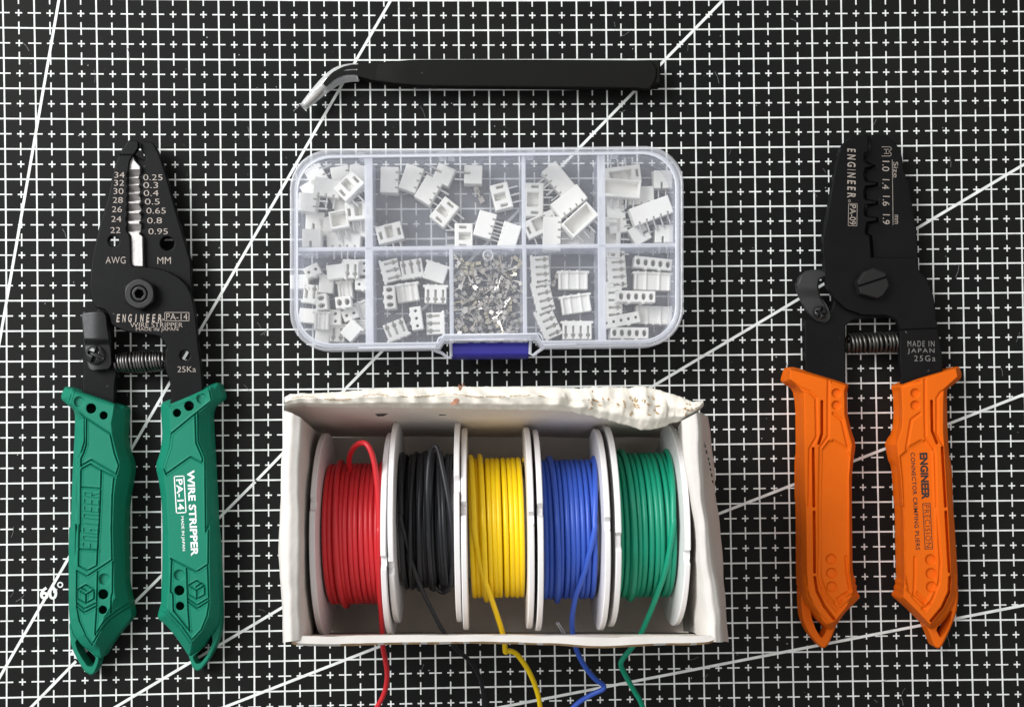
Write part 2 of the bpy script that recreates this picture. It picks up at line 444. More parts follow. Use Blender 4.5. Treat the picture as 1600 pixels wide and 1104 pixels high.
# ------------------------------------------------------------------ cutting mat
def G(i, j):
    i = np.asarray(i, float); j = np.asarray(j, float)
    u = (i - 17) / 17; v = (j - 11) / 11
    X = 0; Y = 0; k = 0
    for a in range(4):
        for b in range(4 - a):
            m = u ** a * v ** b
            X = X + GRIDC[k][0] * m; Y = Y + GRIDC[k][1] * m; k += 1
    return X, Y
GRIDC = [[1.39296, 1.61563], [-0.01499, -10.95193], [0.00411, 0.02515], [0.01632, -0.00504], [16.81953, 0.00021], [-0.0032, 0.00575], [0.06113, 0.00133], [-0.00023, 0.0196], [0.01435, -0.0881], [0.18479, -0.01343]]
def build_mat():
    mb = MB()
    mb.box((0, 0, -.15), 62, 46, .3, m=0)
    zl = .004
    def seg(i0, j0, i1, j1, w, z, n=1):
        for k in range(n):
            a = np.array(G(i0 + (i1 - i0) * k / n, j0 + (j1 - j0) * k / n)); b = np.array(G(i0 + (i1 - i0) * (k + 1) / n, j0 + (j1 - j0) * (k + 1) / n))
            d = b - a; d /= np.hypot(*d); nn = np.array([-d[1], d[0]]) * w / 2
            q = [a + nn, a - nn, b - nn, b + nn]
            mb.add([(p[0], p[1], z) for p in q], [[0, 1, 2, 3]], 1)
    I0, I1, J0, J1 = -5, 39, -5, 28
    for i in range(I0, I1 + 1): seg(i, J0, i, J1, .053, .004, 12)
    for j in range(J0, J1 + 1): seg(I0, j, I1, j, .053, .0055, 12)
    for i in range(I0, I1):
        for j in range(J0, J1):
            x, y = i + .5, j + .5
            seg(x - .11, y, x + .11, y, .046, .004); seg(x, y - .11, x, y + .11, .046, .0055)
            seg(i - .21, y, i + .21, y, .044, .007); seg(x, j - .21, x, j + .21, .044, .007)
    D = [((92, 0), (-70, 932)), ((611, 0), (-60, 1160)), ((1130, 0), (400, 751), (120, 1031), (24, 1129)),
         ((1620, 245), (150, 1122)), ((1620, 608), (330, 1112)), ((1620, 941), (760, 1108.5))]
    for k, a in enumerate(D):
        strip(mb, a, 4.3, .0085 + .001 * k, 1)
    for s, cx, cy, w, h in (('60', 76, 926, 27, 20), ('45', 121, 1020, 25, 17), ('30', 178, 1124, 27, 20)):
        put_text(mb, s, cx, cy, w, h, 0, .016, bold=.035, m=1)
    for cx, cy in ((94, 913), (139, 1008), (194, 1107)):
        c = P1(cx, cy, .016)
        n = 20; V = []
        for r in (.055, .1):
            V += [(c.x + r * math.cos(2 * math.pi * k / n), c.y + r * math.sin(2 * math.pi * k / n), c.z) for k in range(n)]
        mb.add(V, [[k, n + k, n + (k + 1) % n, (k + 1) % n] for k in range(n)], 1)
    # knife scratches and lint
    rnd = random.Random(3)
    for k in range(80):
        x, y = rnd.uniform(0, 1600), rnd.uniform(0, 1104); a = rnd.gauss(1.2, .7); L = rnd.uniform(4, 22)
        pts = [(x + L * t * math.cos(a + .3 * t), y + L * t * math.sin(a + .3 * t)) for t in (0, .5, 1)]
        strip(mb, pts, rnd.uniform(.5, 1.0), .014, 2)
    for k in range(90):
        x, y = rnd.uniform(0, 1600), rnd.uniform(0, 1104)
        c = P1(x, y, .018); r = rnd.uniform(.008, .022)
        pts = [(c.x + r * rnd.uniform(.5, 1.4) * math.cos(t), c.y + r * rnd.uniform(.5, 1.4) * math.sin(t), c.z) for t in (0, 1, 2.1, 3.1, 4.2, 5.3)]
        mb.ngon(pts, 3)
    o = mb.build('cutting_mat', [M_MAT, M_LINE, M_SCRATCH, M_DUST])
    setp(o, 'black self-healing cutting mat printed with a white centimetre grid and angle lines', None, None, 'structure')
build_mat()

# ------------------------------------------------------------------ pliers
def handle(name, parent, body, loop, hole, plateau, grooves, shallow, deep, bosses, mat_, bbox, ztop=1.3, zedge=.62, zloop=.6,
           gw=1.2, gd=.075, slits=(), sw=2.0, sdp=.3, raised=(), pw=1.0, step=.7, label=None, panel=None, lip=0.0):
    SB = sd_poly(chaikin(body, 2)); SL = sd_poly(chaikin(loop, 2)); SH0 = sd_poly(chaikin(hole, 1, .12)); SH = lambda X, Y: SH0(X, Y) - 1.1; SP = sd_poly(plateau)
    PN = sd_poly(panel) if panel else None
    GR = [d_line(g) for g in grooves]; SLT = [d_line(g) for g in slits]; RS = [d_line(g) for g in raised]
    def D(X, Y): return np.maximum(np.minimum(SB(X, Y), SL(X, Y)), -SH(X, Y))
    def top(X, Y):
        sb = SB(X, Y); do = np.maximum(-sb, 0); dp = np.maximum(SP(X, Y), 0)
        t = do / (do + dp + 1e-6); t = t ** pw
        z = zedge + (ztop - zedge) * t
        for g in GR:
            dg = g(X, Y); z = z - gd * np.clip(1.25 - (dg / gw) ** 2, 0, 1)
            if lip: z = z + lip * np.exp(-((dg - gw * 1.75) / .75) ** 2)
        if PN is not None: z = z - .075 * sstep(-PN(X, Y) / 3.5)
        for g in SLT: z = z - sdp * sstep((sw - g(X, Y)) / .9)
        for g in RS: z = z + .035 * np.clip(1.3 - (g(X, Y) / .9) ** 2, 0, 1)
        for cx, cy, r in shallow: z = z - .09 * sstep((r - np.hypot(X - cx, Y - cy)) / 1.6 + .5)
        for cx, cy, r in deep: z = z - .95 * sstep((r - np.hypot(X - cx, Y - cy)) / .9 + .5)
        lp = zloop - .12 * np.clip(1 - (-SL(X, Y)) / 2.2, 0, 1) ** 2
        edge = .1 * np.clip(1 - do / 1.6, 0, 1) ** 2
        return np.where((sb < .05) | (sb < SL(X, Y)), z - edge, lp)
    o = relief(name, D, top, bbox, .06, mat_, parent, step, bottom=False)
    if label: o['label'] = label
    return o, top

def plate(name, parent, poly, ztop, zbot, mat_, holes=(), step=.9, bev=.06, smooth=1, extra=None, bw=1.3):
    S = sd_poly(chaikin(poly, smooth, .15) if smooth else poly)
    HS = [sd_circ(*h) for h in holes]
    def D(X, Y):
        d = S(X, Y)
        for h in HS: d = np.maximum(d, -h(X, Y))
        return d
    def hf(X, Y):
        d = D(X, Y); z = ztop - bev * np.clip(1 + d / bw, 0, 1) ** 2
        if extra is not None: z = z + extra(X, Y)
        return z
    a = np.array(poly); bb = (a[:, 0].min() - 2, a[:, 1].min() - 2, a[:, 0].max() + 2, a[:, 1].max() + 2)
    return relief(name, D, hf, bb, zbot, mat_, parent, step)

def spring(name, parent, a, b, z, r, coils, wr, mat_, bulge=.0):
    A = P1(a[0], a[1], z); B = P1(b[0], b[1], z)
    ax = (B - A).normalized(); n = Vector((0, 0, 1)); bn = ax.cross(n)
    pts = []; N = coils * 18
    for k in range(N + 1):
        t = k / N; an = 2 * math.pi * coils * t
        rr = r * (1 + bulge * math.sin(math.pi * t))
        u = t + .012 * math.sin(t * 19)
        pts.append(A + (B - A) * u + (n * math.cos(an) + bn * math.sin(an)) * rr)
    mb = MB(); mb.tube(pts, wr, 7); return mb.build(name, mat_, parent)

def cross_screw(name, parent, px, py, r, z, h, mat_):
    """pan head with a cross recess"""
    S = sd_circ(px, py, r)
    d1 = d_line([(px - r * .62, py - r * .25), (px + r * .62, py + r * .25)]); d2 = d_line([(px - r * .25, py + r * .62), (px + r * .25, py - r * .62)])
    def hf(X, Y):
        rr = np.hypot(X - px, Y - py) / r
        zz = z + h * np.sqrt(np.clip(1.12 - rr ** 2, .02, 1))
        c = np.minimum(d1(X, Y), d2(X, Y)) - r * .05
        return zz - .16 * sstep((r * .16 - c) / (r * .12)) 
    return relief(name, S, hf, (px - r - 1, py - r - 1, px + r + 1, py + r + 1), z - .05, mat_, parent, .5)

def hexpts(cx, cy, r, rot=0): return [(cx + r * math.cos(math.radians(rot + 60 * k)), cy + r * math.sin(math.radians(rot + 60 * k))) for k in range(6)]

# --- green wire stripper
J1 = Q(80, 200, 5.017); J2 = Q(80, 400, 5.017); Z3 = Q(80, 590, 4.6); Z4 = Q(80, 820, 4.6)
def wire_stripper():
    b = P1(220, 640, 0)
    t = thing('wire_stripper', (b.x, b.y, 0), 'wire stripper with green plastic handles and black notched jaws, left of the organizer', 'wire stripper')
    # rear plate: right jaw and left arm
    rear = J1((700, 100), (730, 105), (800, 112), (850, 210), (910, 400), (975, 640), (1040, 860), (1095, 1050)) + J2((1097, 120), (1107, 300), (1000, 420), (600, 420), (470, 430),
            (478, 780), (515, 900), (500, 1000), (495, 1190), (235, 1190), (250, 900), (242, 560), (340, 440), (620, 180), (655, 60)) + J1((628, 1080), (628, 850), (640, 820), (650, 500), (640, 330), (640, 230), (655, 205), (735, 260), (735, 215), (700, 165))
    o = plate('rear_jaw_plate', t, rear, .74, .42, M_STEEL, holes=[J1((910, 905))[0] + (10.5,), J2((490, 895))[0] + (0.1,)])
    # front plate: left jaw, pivot disc and right arm
    front = J1((600, 95), (688, 100), (685, 160), (650, 208), (618, 255), (606, 345), (592, 372), (608, 395), (592, 430), (608, 462), (592, 492), (606, 525), (592, 562), (604, 595), (590, 637), (604, 670),
               (588, 714), (602, 750), (588, 798), (622, 845), (628, 1083)) + J2((720, 85), (800, 88), (905, 112), (1000, 165), (1060, 225), (1100, 300), (1130, 440), (1152, 690), (1175, 850), (1200, 1190),
            (925, 1190), (940, 1104), (932, 985), (897, 900), (893, 740), (905, 722), (882, 665), (850, 630), (790, 615), (700, 608), (600, 595), (520, 565), (468, 535), (455, 480), (430, 428), (400, 415), (345, 405), (318, 345), (300, 255), (310, 110)) + J1((320, 1010), (380, 760), (440, 560), (500, 280), (540, 190))
    h1 = J1((490, 885))[0]; h2 = J2((1048, 778))[0]
    tip = sd_poly(J1((480, 60), (700, 60), (690, 180), (650, 205), (480, 205)))
    ex = lambda X, Y: -.09 * sstep((3 - tip(X, Y)) / 4) - .0 * X
    o = plate('front_jaw_plate', t, front, 1.02, .76, M_STEEL, holes=[h1 + (8.3,), h2 + (7.6,)], extra=ex)
    mb = MB()
    zt = 1.026
    for s, x, y in (('34', 535, 368), ('32', 532, 430), ('30', 527, 495), ('28', 522, 565), ('26', 515, 637), ('24', 510, 713), ('22', 503, 800)):
        q = J1((x, y))[0]; put_text(mb, s, q[0], q[1], 15.5, 9, 0, zt, bold=-.010)
    q = J1((505, 1035))[0]; put_text(mb, 'AWG', q[0], q[1], 31, 10.5, 0, zt, bold=-.010, spacing=1.1)
    mb.build('etched_scale', M_ETCH, o)
    mb = MB()
    for s, x, y, w in (('0.25', 797, 387, 30), ('0.3', 780, 448, 23), ('0.4', 783, 510, 23), ('0.5', 792, 577, 23), ('0.65', 822, 648, 30), ('0.8', 810, 725, 23), ('0.95', 838, 810, 30)):
        q = J1((x, y))[0]; put_text(mb, s, q[0], q[1], w, 9, 0, .746, bold=-.010)
    q = J1((885, 1038))[0]; put_text(mb, 'MM', q[0], q[1], 21, 10.5, 0, .746, bold=-.010)
    mb.build('etched_scale', M_ETCH, bpy.data.objects[[c.name for c in t.children if c.name.startswith('rear_jaw')][0]])
    mb = MB()
    for k, ch in enumerate('ENGINEER'):
        q = J2((525 + k * 46.5, 486))[0]; put_text(mb, ch, q[0], q[1], 5.6 if ch != 'I' else 2.4, 12.5, 0, zt, bold=.02, shear=.15)
    q = J2((874, 497))[0]; put_text(mb, 'o', q[0], q[1], 3.5, 3.5, 0, zt)
    q = J2((985, 474))[0]; put_text(mb, 'PA-14', q[0], q[1], 33, 10, 0, zt, bold=-.010); box_outline(mb, q[0], q[1], 38, 13, 0, .8, zt)
    q = J2((825, 539))[0]; put_text(mb, 'WIRE STRIPPER', q[0], q[1], 82, 7.5, 0, zt, bold=-.010)
    q = J2((830, 576))[0]; put_text(mb, 'MADE IN JAPAN', q[0], q[1], 66, 6.8, 0, zt, bold=-.010)
    q = J2((1062, 886))[0]; put_text(mb, '25Ka', q[0], q[1], 29, 9, 0, zt, bold=-.010)
    mb.build('etched_lettering', M_ETCH, o)
    # bright ground blade strip with teeth
    blade = J1((638, 213), (612, 255), (606, 340), (594, 370), (609, 395), (593, 430), (609, 462), (593, 492), (607, 525), (593, 562), (605, 595), (591, 637), (605, 670), (589, 714), (603, 750), (589, 798), (623, 845), (629, 1082),
               (720, 1085), (716, 850), (690, 828), (706, 800), (706, 762), (690, 742), (705, 720), (705, 692), (690, 668), (710, 642), (690, 598), (702, 575), (702, 550), (687, 528), (698, 500), (698, 482), (686, 458), (696, 435), (696, 415), (686, 392), (697, 365), (697, 302), (655, 255))
    ys = [J1((0, v))[0][1] for v in (372, 430, 492, 562, 637, 714, 798)]
    def ex(X, Y):
        z = np.zeros_like(X)
        for y in ys:
            d = Y - y
            z = z - .2 * np.where((d > -9.5) & (d <= 3.2), np.clip((d + 9.5) / 12.7, 0, 1), 0)
        return z
    plate('blade_strip', t, blade, .92, .745, M_BLADE, step=.4, smooth=0, extra=ex, bev=.02, bw=.8)
    # pivot nut
    q = J2((690, 295))[0]
    S = sd_poly(hexpts(q[0], q[1], 26.5, 87)); S2 = sd_poly(hexpts(q[0], q[1], 7.4, 10))
    def nf(X, Y):
        r = np.hypot(X - q[0], Y - q[1])
        z = 1.36 - .10 * np.clip((r - 22) / 5, 0, 1.2) - .03 * np.clip(1 + S(X, Y) / 1.2, 0, 1)
        z = z + np.where(r < 13, .05 * sstep((12.5 - r) / 1.2), 0) - .06 * np.exp(-((r - 12.4) / .8) ** 2)
        return z - .4 * sstep(-S2(X, Y) / .9 + .3)
    nut = relief('pivot_nut', S, nf, (q[0] - 29, q[1] - 29, q[0] + 29, q[1] + 29), 1.0, M_STEEL2, t, .5)
    # locking lever
    lev = J2((234, 465), (245, 443), (300, 436), (408, 430), (432, 465), (440, 545), (455, 640), (470, 745), (476, 845), (452, 888), (400, 892), (322, 902), (292, 882), (268, 800), (248, 600))
    def lx(X, Y):
        x = (X - 128) / 40
        return .16 * sstep((540 - Y) / 12) + .05 * np.cos((X - 150) * .09)
    plate('lock_lever', t, lev, 1.02, .9, M_STEEL2, extra=lx, step=.7)
    q = J2((345, 775))[0]
    cross_screw('lock_screw', t, q[0], q[1], 15.5, 1.06, .16, M_SCREW)
    a = J2((515, 838))[0]; bb = J2((892, 820))[0]
    spring('return_spring', t, a, bb, .62, .27, 15, .042, M_SPRING, .22)
    # left handle
    body = Z3((105, 55), (215, 95), (380, 150), (480, 190), (542, 208), (536, 300), (526, 430), (545, 530), (572, 590), (581, 650), (572, 730), (548, 850), (536, 960), (532, 1104)) + Z4((533, 160), (538, 420), (560, 520), (576, 590), (585, 655), (560, 695), (480, 790), (415, 880), (370, 960), (325, 945), (300, 912), (225, 870), (165, 800), (133, 700), (124, 560), (126, 0)) + Z3((140, 1104), (148, 800), (155, 640), (168, 400), (172, 240), (125, 200), (68, 152), (80, 100))
    loop = Z4((126, 680), (140, 860), (185, 960), (240, 1052), (285, 1079), (312, 1068), (338, 1010), (350, 960), (345, 900), (300, 800), (200, 700))
    hole = Z4((186, 822), (176, 845), (190, 890), (222, 950), (262, 1008), (292, 1012), (308, 980), (316, 950), (280, 915), (235, 885), (205, 855))
    plat = Z3((155, 85), (455, 190), (430, 330), (440, 420), (492, 610), (470, 720), (450, 850), (440, 1104)) + Z4((440, 0), (450, 430), (460, 520), (380, 660), (318, 850), (240, 780), (185, 660), (172, 500), (172, 0)) + Z3((188, 1104), (200, 700), (200, 590), (235, 420), (238, 290), (135, 185))
    gr = [Z3((155, 92), (130, 182), (245, 284), (425, 402), (455, 540), (487, 630), (468, 690)), Z3((155, 92), (330, 152), (452, 192)),
          Z3((240, 290), (240, 460), (222, 520), (196, 580), (192, 640)), Z3((256, 300), (254, 480), (236, 540), (216, 580), (216, 630)),
          Z3((214, 632), (290, 588), (465, 690)), Z3((220, 655), (285, 620), (362, 665), (462, 712)),
          Z3((452, 722), (440, 850), (434, 1104)) + Z4((434, 0), (438, 246)), Z3((186, 650), (182, 1104)) + Z4((178, 0), (172, 318), (258, 366), (330, 320), (440, 248)),
          Z3((216, 662), (214, 780), (212, 1104)) + Z4((204, 0), (198, 290), (262, 326), (330, 290), (345, 0)) + Z3((345, 1104), (358, 800), (362, 668)), Z3((220, 785), (352, 795)),
          Z4((186, 330), (184, 500), (184, 590), (205, 690), (250, 790), (296, 858)), Z4((336, 330), (328, 600), (316, 785)),
          Z4((444, 262), (442, 480), (432, 520), (430, 628)), Z4((320, 785), (380, 690), (470, 615), (560, 560)), Z4((296, 860), (350, 760), (430, 670), (575, 580)),
          Z4((185, 585), (240, 628), (318, 585)), Z4((205, 172), (338, 182)), Z4((186, 560), (240, 600), (318, 560))]
    cx, cy = Z4((252, 495))[0]
    hx = hexpts(cx, cy, 14.5, 30)
    gr += [hx + [hx[0]], [(cx, cy + 13), (cx, cy + 1), (cx - 11, cy - 6)], [(cx, cy + 1), (cx + 11, cy - 6)], [(cx - 7, cy - 10), (cx + 1, cy - 5)]]
    # embossed lettering on the inner panel
    rs = []
    L = {'E': [[(1, 0), (0, 0), (0, 1), (1, 1)], [(0, .5), (.9, .5)]], 'N': [[(0, 1), (0, 0), (1, 0), (1, 1)]], 'G': [[(1, 0), (0, 0), (0, 1), (1, 1), (1, .5), (.6, .5)]],
         'I': [[(.5, 0), (.5, 1)]], 'R': [[(0, 1), (0, 0), (1, 0), (1, .5), (0, .5)], [(.5, .5), (1, 1)]]}
    y = 0
    o0 = np.array(Z4((225, 160))[0]); o1 = np.array(Z3((238, 800))[0]); dv = (o1 - o0) / 8
    for k, ch in enumerate('ENGINEER'):
        for pl in L[ch]:
            rs.append([tuple(o0 + dv * (k + .55 * u + .12) + np.array([22 * v, 2.5 * v])) for u, v in pl])
    c3 = lambda x, y, r: Z3((x, y))[0] + (r / 4.6,)
    c4 = lambda x, y, r: Z4((x, y))[0] + (r / 4.6,)
    handle('handle', t, body, loop, hole, plat, gr, [c3(202, 172, 36), c4(383, 388, 38)], [c3(288, 220, 34), c3(378, 270, 27), c4(375, 495, 34), c4(372, 607, 28)], None, M_GREEN,
           (90, 595, 212, 1060), lip=.016, raised=rs, label='left green handle with embossed lettering')
    # right handle
    body = Z3((1190, 28), (1215, 48), (1240, 128), (1235, 155), (1145, 222), (1152, 400), (1165, 600), (1180, 900), (1190, 1104)) + Z4((1200, 100), (1214, 450), (1220, 620), (1205, 720), (1150, 800), (1085, 880), (1030, 920), (990, 945), (960, 895), (905, 815), (835, 725), (762, 668), (775, 605), (790, 560), (792, 460), (798, 300), (800, 0)) + Z3((800, 1104), (795, 900), (775, 745), (748, 635), (785, 530), (800, 410), (792, 300), (786, 200), (802, 172), (985, 112))
    loop = Z4((1221, 560), (1222, 700), (1214, 790), (1190, 862), (1135, 968), (1078, 1040), (1050, 1048), (1020, 1030), (1000, 975), (985, 930), (1020, 850), (1120, 740))
    hole = Z4((1152, 788), (1154, 840), (1120, 925), (1068, 990), (1042, 990), (1028, 968), (1022, 945), (1060, 915), (1110, 865))
    plat = Z3((1140, 80), (1158, 165), (1050, 255), (1060, 460), (1108, 570), (1118, 1104)) + Z4((1135, 0), (1142, 560), (1128, 660), (1080, 760), (1010, 830), (930, 720), (830, 610), (845, 430), (845, 0)) + Z3((842, 1104), (830, 850), (805, 650), (852, 500), (862, 400), (850, 215))
    gr = [Z3((1135, 72), (1155, 165), (1035, 260), (865, 400), (852, 500), (806, 640), (826, 692)), Z3((855, 205), (1000, 145), (1135, 75)),
          Z3((1035, 262), (1042, 468), (1090, 580), (1085, 610), (1002, 568), (828, 690)), Z3((1055, 250), (1058, 455), (1106, 570), (1112, 1104)) + Z4((1132, 0), (1130, 280), (1045, 335), (860, 240)),
          Z4((868, 250), (860, 478), (876, 490), (880, 612)), Z4((975, 310), (985, 600), (997, 758)), Z4((1126, 290), (1136, 560), (1122, 650), (1082, 750), (1012, 826), (940, 722), (850, 625), (785, 570)),
          Z4((880, 612), (997, 758)), Z4((775, 605), (860, 670), (930, 745), (1003, 848)), Z4((985, 550), (1050, 600), (1126, 550)), Z4((985, 528), (1050, 574), (1126, 528))]
    cx, cy = Z4((1048, 465))[0]; hx = hexpts(cx, cy, 14.5, 30)
    gr += [hx + [hx[0]], [(cx, cy + 13), (cx, cy + 1), (cx - 11, cy - 6)], [(cx, cy + 1), (cx + 11, cy - 6)], [(cx + 7, cy - 10), (cx - 1, cy - 5)]]
    hr, topf = handle('handle', t, body, loop, hole, plat, gr, [c3(1082, 148, 35), c4(922, 358, 37)], [c3(905, 252, 27), c3(992, 202, 33), c4(922, 468, 34), c4(927, 580, 28)], None, M_GREEN,
           (240, 592, 352, 1052), lip=.016, label='right green handle with white printed lettering')
    mb = MB(); zt = 1.308
    put_text(mb, 'WIRE STRIPPER', 301, 801, 134, 11.5, 87.3, zt, bold=.03)
    put_text(mb, 'PA-14', 281.5, 772, 48, 10, 86.5, zt, bold=.02); box_outline(mb, 281.5, 772, 57, 15, 86.5, 1.6, zt)
    put_text(mb, 'MADE IN JAPAN', 285.5, 833, 54, 5.5, 87.3, zt, bold=.01)
    mb.build('printed_lettering', M_WPRINT, hr)
wire_stripper()

# --- orange crimping pliers
K1 = Q(1200, 190, 4.6); K2 = Q(1200, 390, 4.6); K3 = Q(1200, 560, 4.6); K4 = Q(1200, 790, 4.6)
def crimper():
    b = P1(1362, 640, 0)
    t = thing('crimping_pliers', (b.x, b.y, 0), 'crimping pliers with orange plastic handles and black stepped jaws, right of the organizer', 'pliers')
    gap = [(722, 95), (722, 215), (692, 230), (692, 285), (718, 302), (765, 318), (700, 335), (688, 380), (700, 428), (778, 440), (778, 456), (702, 465), (690, 500), (692, 545), (702, 563), (778, 572), (778, 590), (702, 598),
           (692, 640), (694, 672), (706, 682), (780, 690), (780, 714), (712, 724), (700, 780), (702, 808), (732, 820), (742, 975)]
    gapR = [(x + 15, y + 4) for x, y in gap]
    rear = K1(*gapR) + K1((742, 1020)) + K2((500, 300), (440, 470), (260, 500), (262, 600), (268, 870), (260, 1150), (560, 1150), (556, 950), (556, 545), (620, 500), (900, 480), (1150, 400), (1130, 200), (1082, 150)) + K1((1075, 900), (1065, 770), (1042, 640), (1012, 450), (978, 360), (962, 250), (932, 180), (892, 122), (832, 97), (740, 94))
    o1 = plate('rear_jaw_plate', t, rear, .78, .42, M_STEEL, smooth=0, step=.7)
    front = K1(*gap) + K1((1066, 978)) + K2((1082, 150), (1145, 215), (1190, 335), (1212, 500), (1228, 620), (1252, 760), (1262, 1150), (965, 1150), (962, 960), (946, 800), (944, 560), (922, 502), (850, 472), (680, 470), (560, 428), (478, 350), (430, 278), (408, 205), (400, 150)) + K1((404, 1050), (398, 1000), (388, 872), (400, 790), (430, 640), (470, 400), (500, 250), (522, 190), (547, 150), (592, 112), (650, 98))
    S = sd_poly(K2((930, 575), (1300, 560), (1300, 1200), (930, 1200)))
    o2 = plate('front_jaw_plate', t, front, 1.02, .75, M_STEEL, extra=lambda X, Y: -.05 * sstep(-S(X, Y) / 3 + .5), smooth=0, step=.7)
    mb = MB(); zt = 1.026
    ys = [205, 248, 322, 352, 412, 458, 500, 552 - 22]
    xs = [(205, 28), (253, 40), (312, 42), (352, 12), (402, 44), (455, 42), (500, 40), (530, 40)]
    yc = 190
    for ch, L_ in zip('ENGINEER', (34, 46, 44, 14, 46, 38, 36, 44)):
        q = K1((600, yc + L_ / 2))[0]
        put_text(mb, ch, q[0], q[1], (L_ - 8) / 4.6, 13, 91, zt, bold=.02, shear=.12); yc += L_ + 8.5
    q = K1((585, 570))[0]; put_text(mb, 'o', q[0], q[1], 4, 4, 90, zt)
    q = K1((609, 669))[0]; put_text(mb, 'PA-09', q[0], q[1], 31, 10, 91, zt, bold=.002); box_outline(mb, q[0], q[1], 34.5, 13.5, 91, .8, zt)
    mb.build('etched_lettering', M_ETCH, o2)
    mb = MB(); zt = .97 + .006
    for s, x, y, w in (('MADE IN', 1100, 675, 42), ('JAPAN', 1100, 729, 42), ('25Ga', 1127, 780, 33)):
        q = K2((x, y))[0]; put_text(mb, s, q[0], q[1], w, 9, 0, zt, bold=0, spacing=1.3)
    mb.build('etched_lettering', M_ETCHD, o2)
    mb = MB(); zt = .786
    for s, x, y, w in (('1.0', 847, 320, 16), ('1.4', 847, 450, 15.5), ('1.6', 850, 570, 15.5), ('1.9', 850, 702, 15.5)):
        q = K1((x, y))[0]; put_text(mb, s, q[0], q[1], w, 11, 92, zt, bold=0)
    q = K1((918, 346))[0]; put_text(mb, 'Size', q[0], q[1], 24.5, 7.5, 90, zt)
    q = K1((922, 703))[0]; put_text(mb, 'mm', q[0], q[1], 14, 5.5, 90, zt)
    strip(mb, K1((893, 275), (899, 742)), .8, zt)
    for pl in ([(818, 182), (880, 182), (888, 200), (868, 214), (888, 232), (880, 248), (818, 248)], [(835, 200), (868, 200)], [(835, 230), (868, 230)], [(850, 200), (850, 230)]):
        strip(mb, K1(*pl), .8, zt)
    mb.build('etched_scale', M_ETCH, o1)
    lev = K2((238, 180), (290, 146), (370, 141), (432, 160), (444, 188), (400, 200), (370, 215), (362, 262), (378, 340), (420, 400), (442, 470), (436, 502), (402, 526), (350, 516), (282, 450), (236, 370), (210, 300), (204, 240), (218, 232), (222, 205))
    def lx(X, Y): return .14 * sstep((470 - Y) / 25) - .03 * ((X - 1255) / 12) ** 2 * .5
    plate('lock_lever', t, lev, 1.0, .86, mat('lever_steel', (.035, .035, .036), .4, metal=.3), extra=lx, step=.7, bev=.07, bw=2.5)
    q = K2((380, 452))[0]
    cross_screw('lock_screw', t, q[0], q[1], 10.5, 1.02, .12, M_SCREW)
    bolt = K2((640, 228), (690, 155), (760, 128), (852, 165), (878, 262), (830, 335), (788, 355), (660, 320))
    SB = sd_poly(bolt); sl = d_line(K2((655, 262), (850, 198)))
    def bf(X, Y): return 1.34 - .06 * np.clip(1 + SB(X, Y) / 2.2, 0, 1) - .12 * sstep((1.6 - sl(X, Y)) / .8)
    relief('pivot_bolt', SB, bf, (1335, 414, 1394, 470), 1.0, mat('bolt_steel', (.012, .012, .012), .45, metal=.1, spec=.3), t, .6)
    spring('return_spring', t, K2((562, 675))[0], K2((944, 660))[0], .6, .29, 13, .05, mat('dark_spring', (.10, .098, .09), .32, metal=.9), .05)
    # left handle
    body = K3((145, 62), (190, 60), (300, 95), (420, 132), (500, 155), (576, 182), (578, 205), (568, 222), (570, 400), (600, 520), (632, 615), (612, 740), (602, 850), (603, 1058)) + K4((605, 200), (607, 480), (632, 530), (626, 556), (640, 575), (634, 600), (646, 622), (662, 652), (640, 680), (545, 775), (488, 862), (440, 895), (370, 860), (300, 745), (250, 690), (232, 560), (230, 0)) + K3((222, 1000), (222, 710), (232, 690), (226, 232), (125, 168), (120, 145))
    loop = K4((232, 560), (232, 700), (242, 810), (290, 918), (370, 1010), (400, 1023), (430, 1002), (465, 925), (492, 855), (440, 800), (330, 700))
    hole = K4((310, 742), (318, 800), (346, 880), (386, 946), (412, 905), (418, 872), (375, 842), (335, 790))
    plat = K3((160, 80), (420, 150), (560, 195), (548, 230), (550, 400), (578, 520), (605, 618), (590, 740), (582, 850), (584, 1058)) + K4((586, 480), (610, 620), (560, 730), (478, 830), (420, 850), (330, 720), (285, 600), (280, 400), (275, 0)) + K3((270, 1000), (265, 700), (262, 240), (160, 150))
    gr = [K3((460, 168), (560, 198)), K3((470, 395), (530, 440), (578, 650), (470, 590)), K4((560, 365), (568, 480), (592, 615)),
          K4((568, 622), (500, 668), (520, 692), (610, 632)), K4((480, 695), (515, 745), (600, 668)),
          K3((150, 155), (240, 215), (300, 240), (345, 285), (350, 560), (300, 650), (295, 1058)), K3((435, 150), (432, 400), (432, 560), (375, 640), (368, 1058)) + K4((370, 300), (365, 500), (400, 640), (500, 760)),
          K4((270, 500), (290, 640), (350, 760), (440, 850))]
    sl = [K3((388, 308), (388, 540), (366, 610)), K3((325, 645), (330, 1060)), K4((332, 42), (335, 475)), K4((336, 512), (352, 610), (405, 720), (475, 812))]
    c3 = lambda x, y, r: K3((x, y))[0] + (r / 4.6,)
    c4 = lambda x, y, r: K4((x, y))[0] + (r / 4.6,)
    ridges = [K4((600, 548), (632, 535)), K4((606, 590), (640, 578))]
    handle('handle', t, body, loop, hole, plat, gr, [c3(491, 248, 31), c3(491, 335, 31), c4(454, 382, 36), c4(457, 482, 36), c4(458, 580, 36)], [], None, M_ORANGE,
           (1222, 568, 1348, 1016), gw=2.3, gd=.05, slits=sl, sw=2.3, sdp=.28, raised=ridges, zedge=.7, panel=K3((470, 590), (578, 650), (600, 700), (590, 850), (588, 1058)) + K4((590, 480), (600, 600), (520, 720), (475, 700), (420, 640), (372, 500), (370, 0)) + K3((370, 1058), (378, 650), (435, 580)), label='left orange handle without printing')
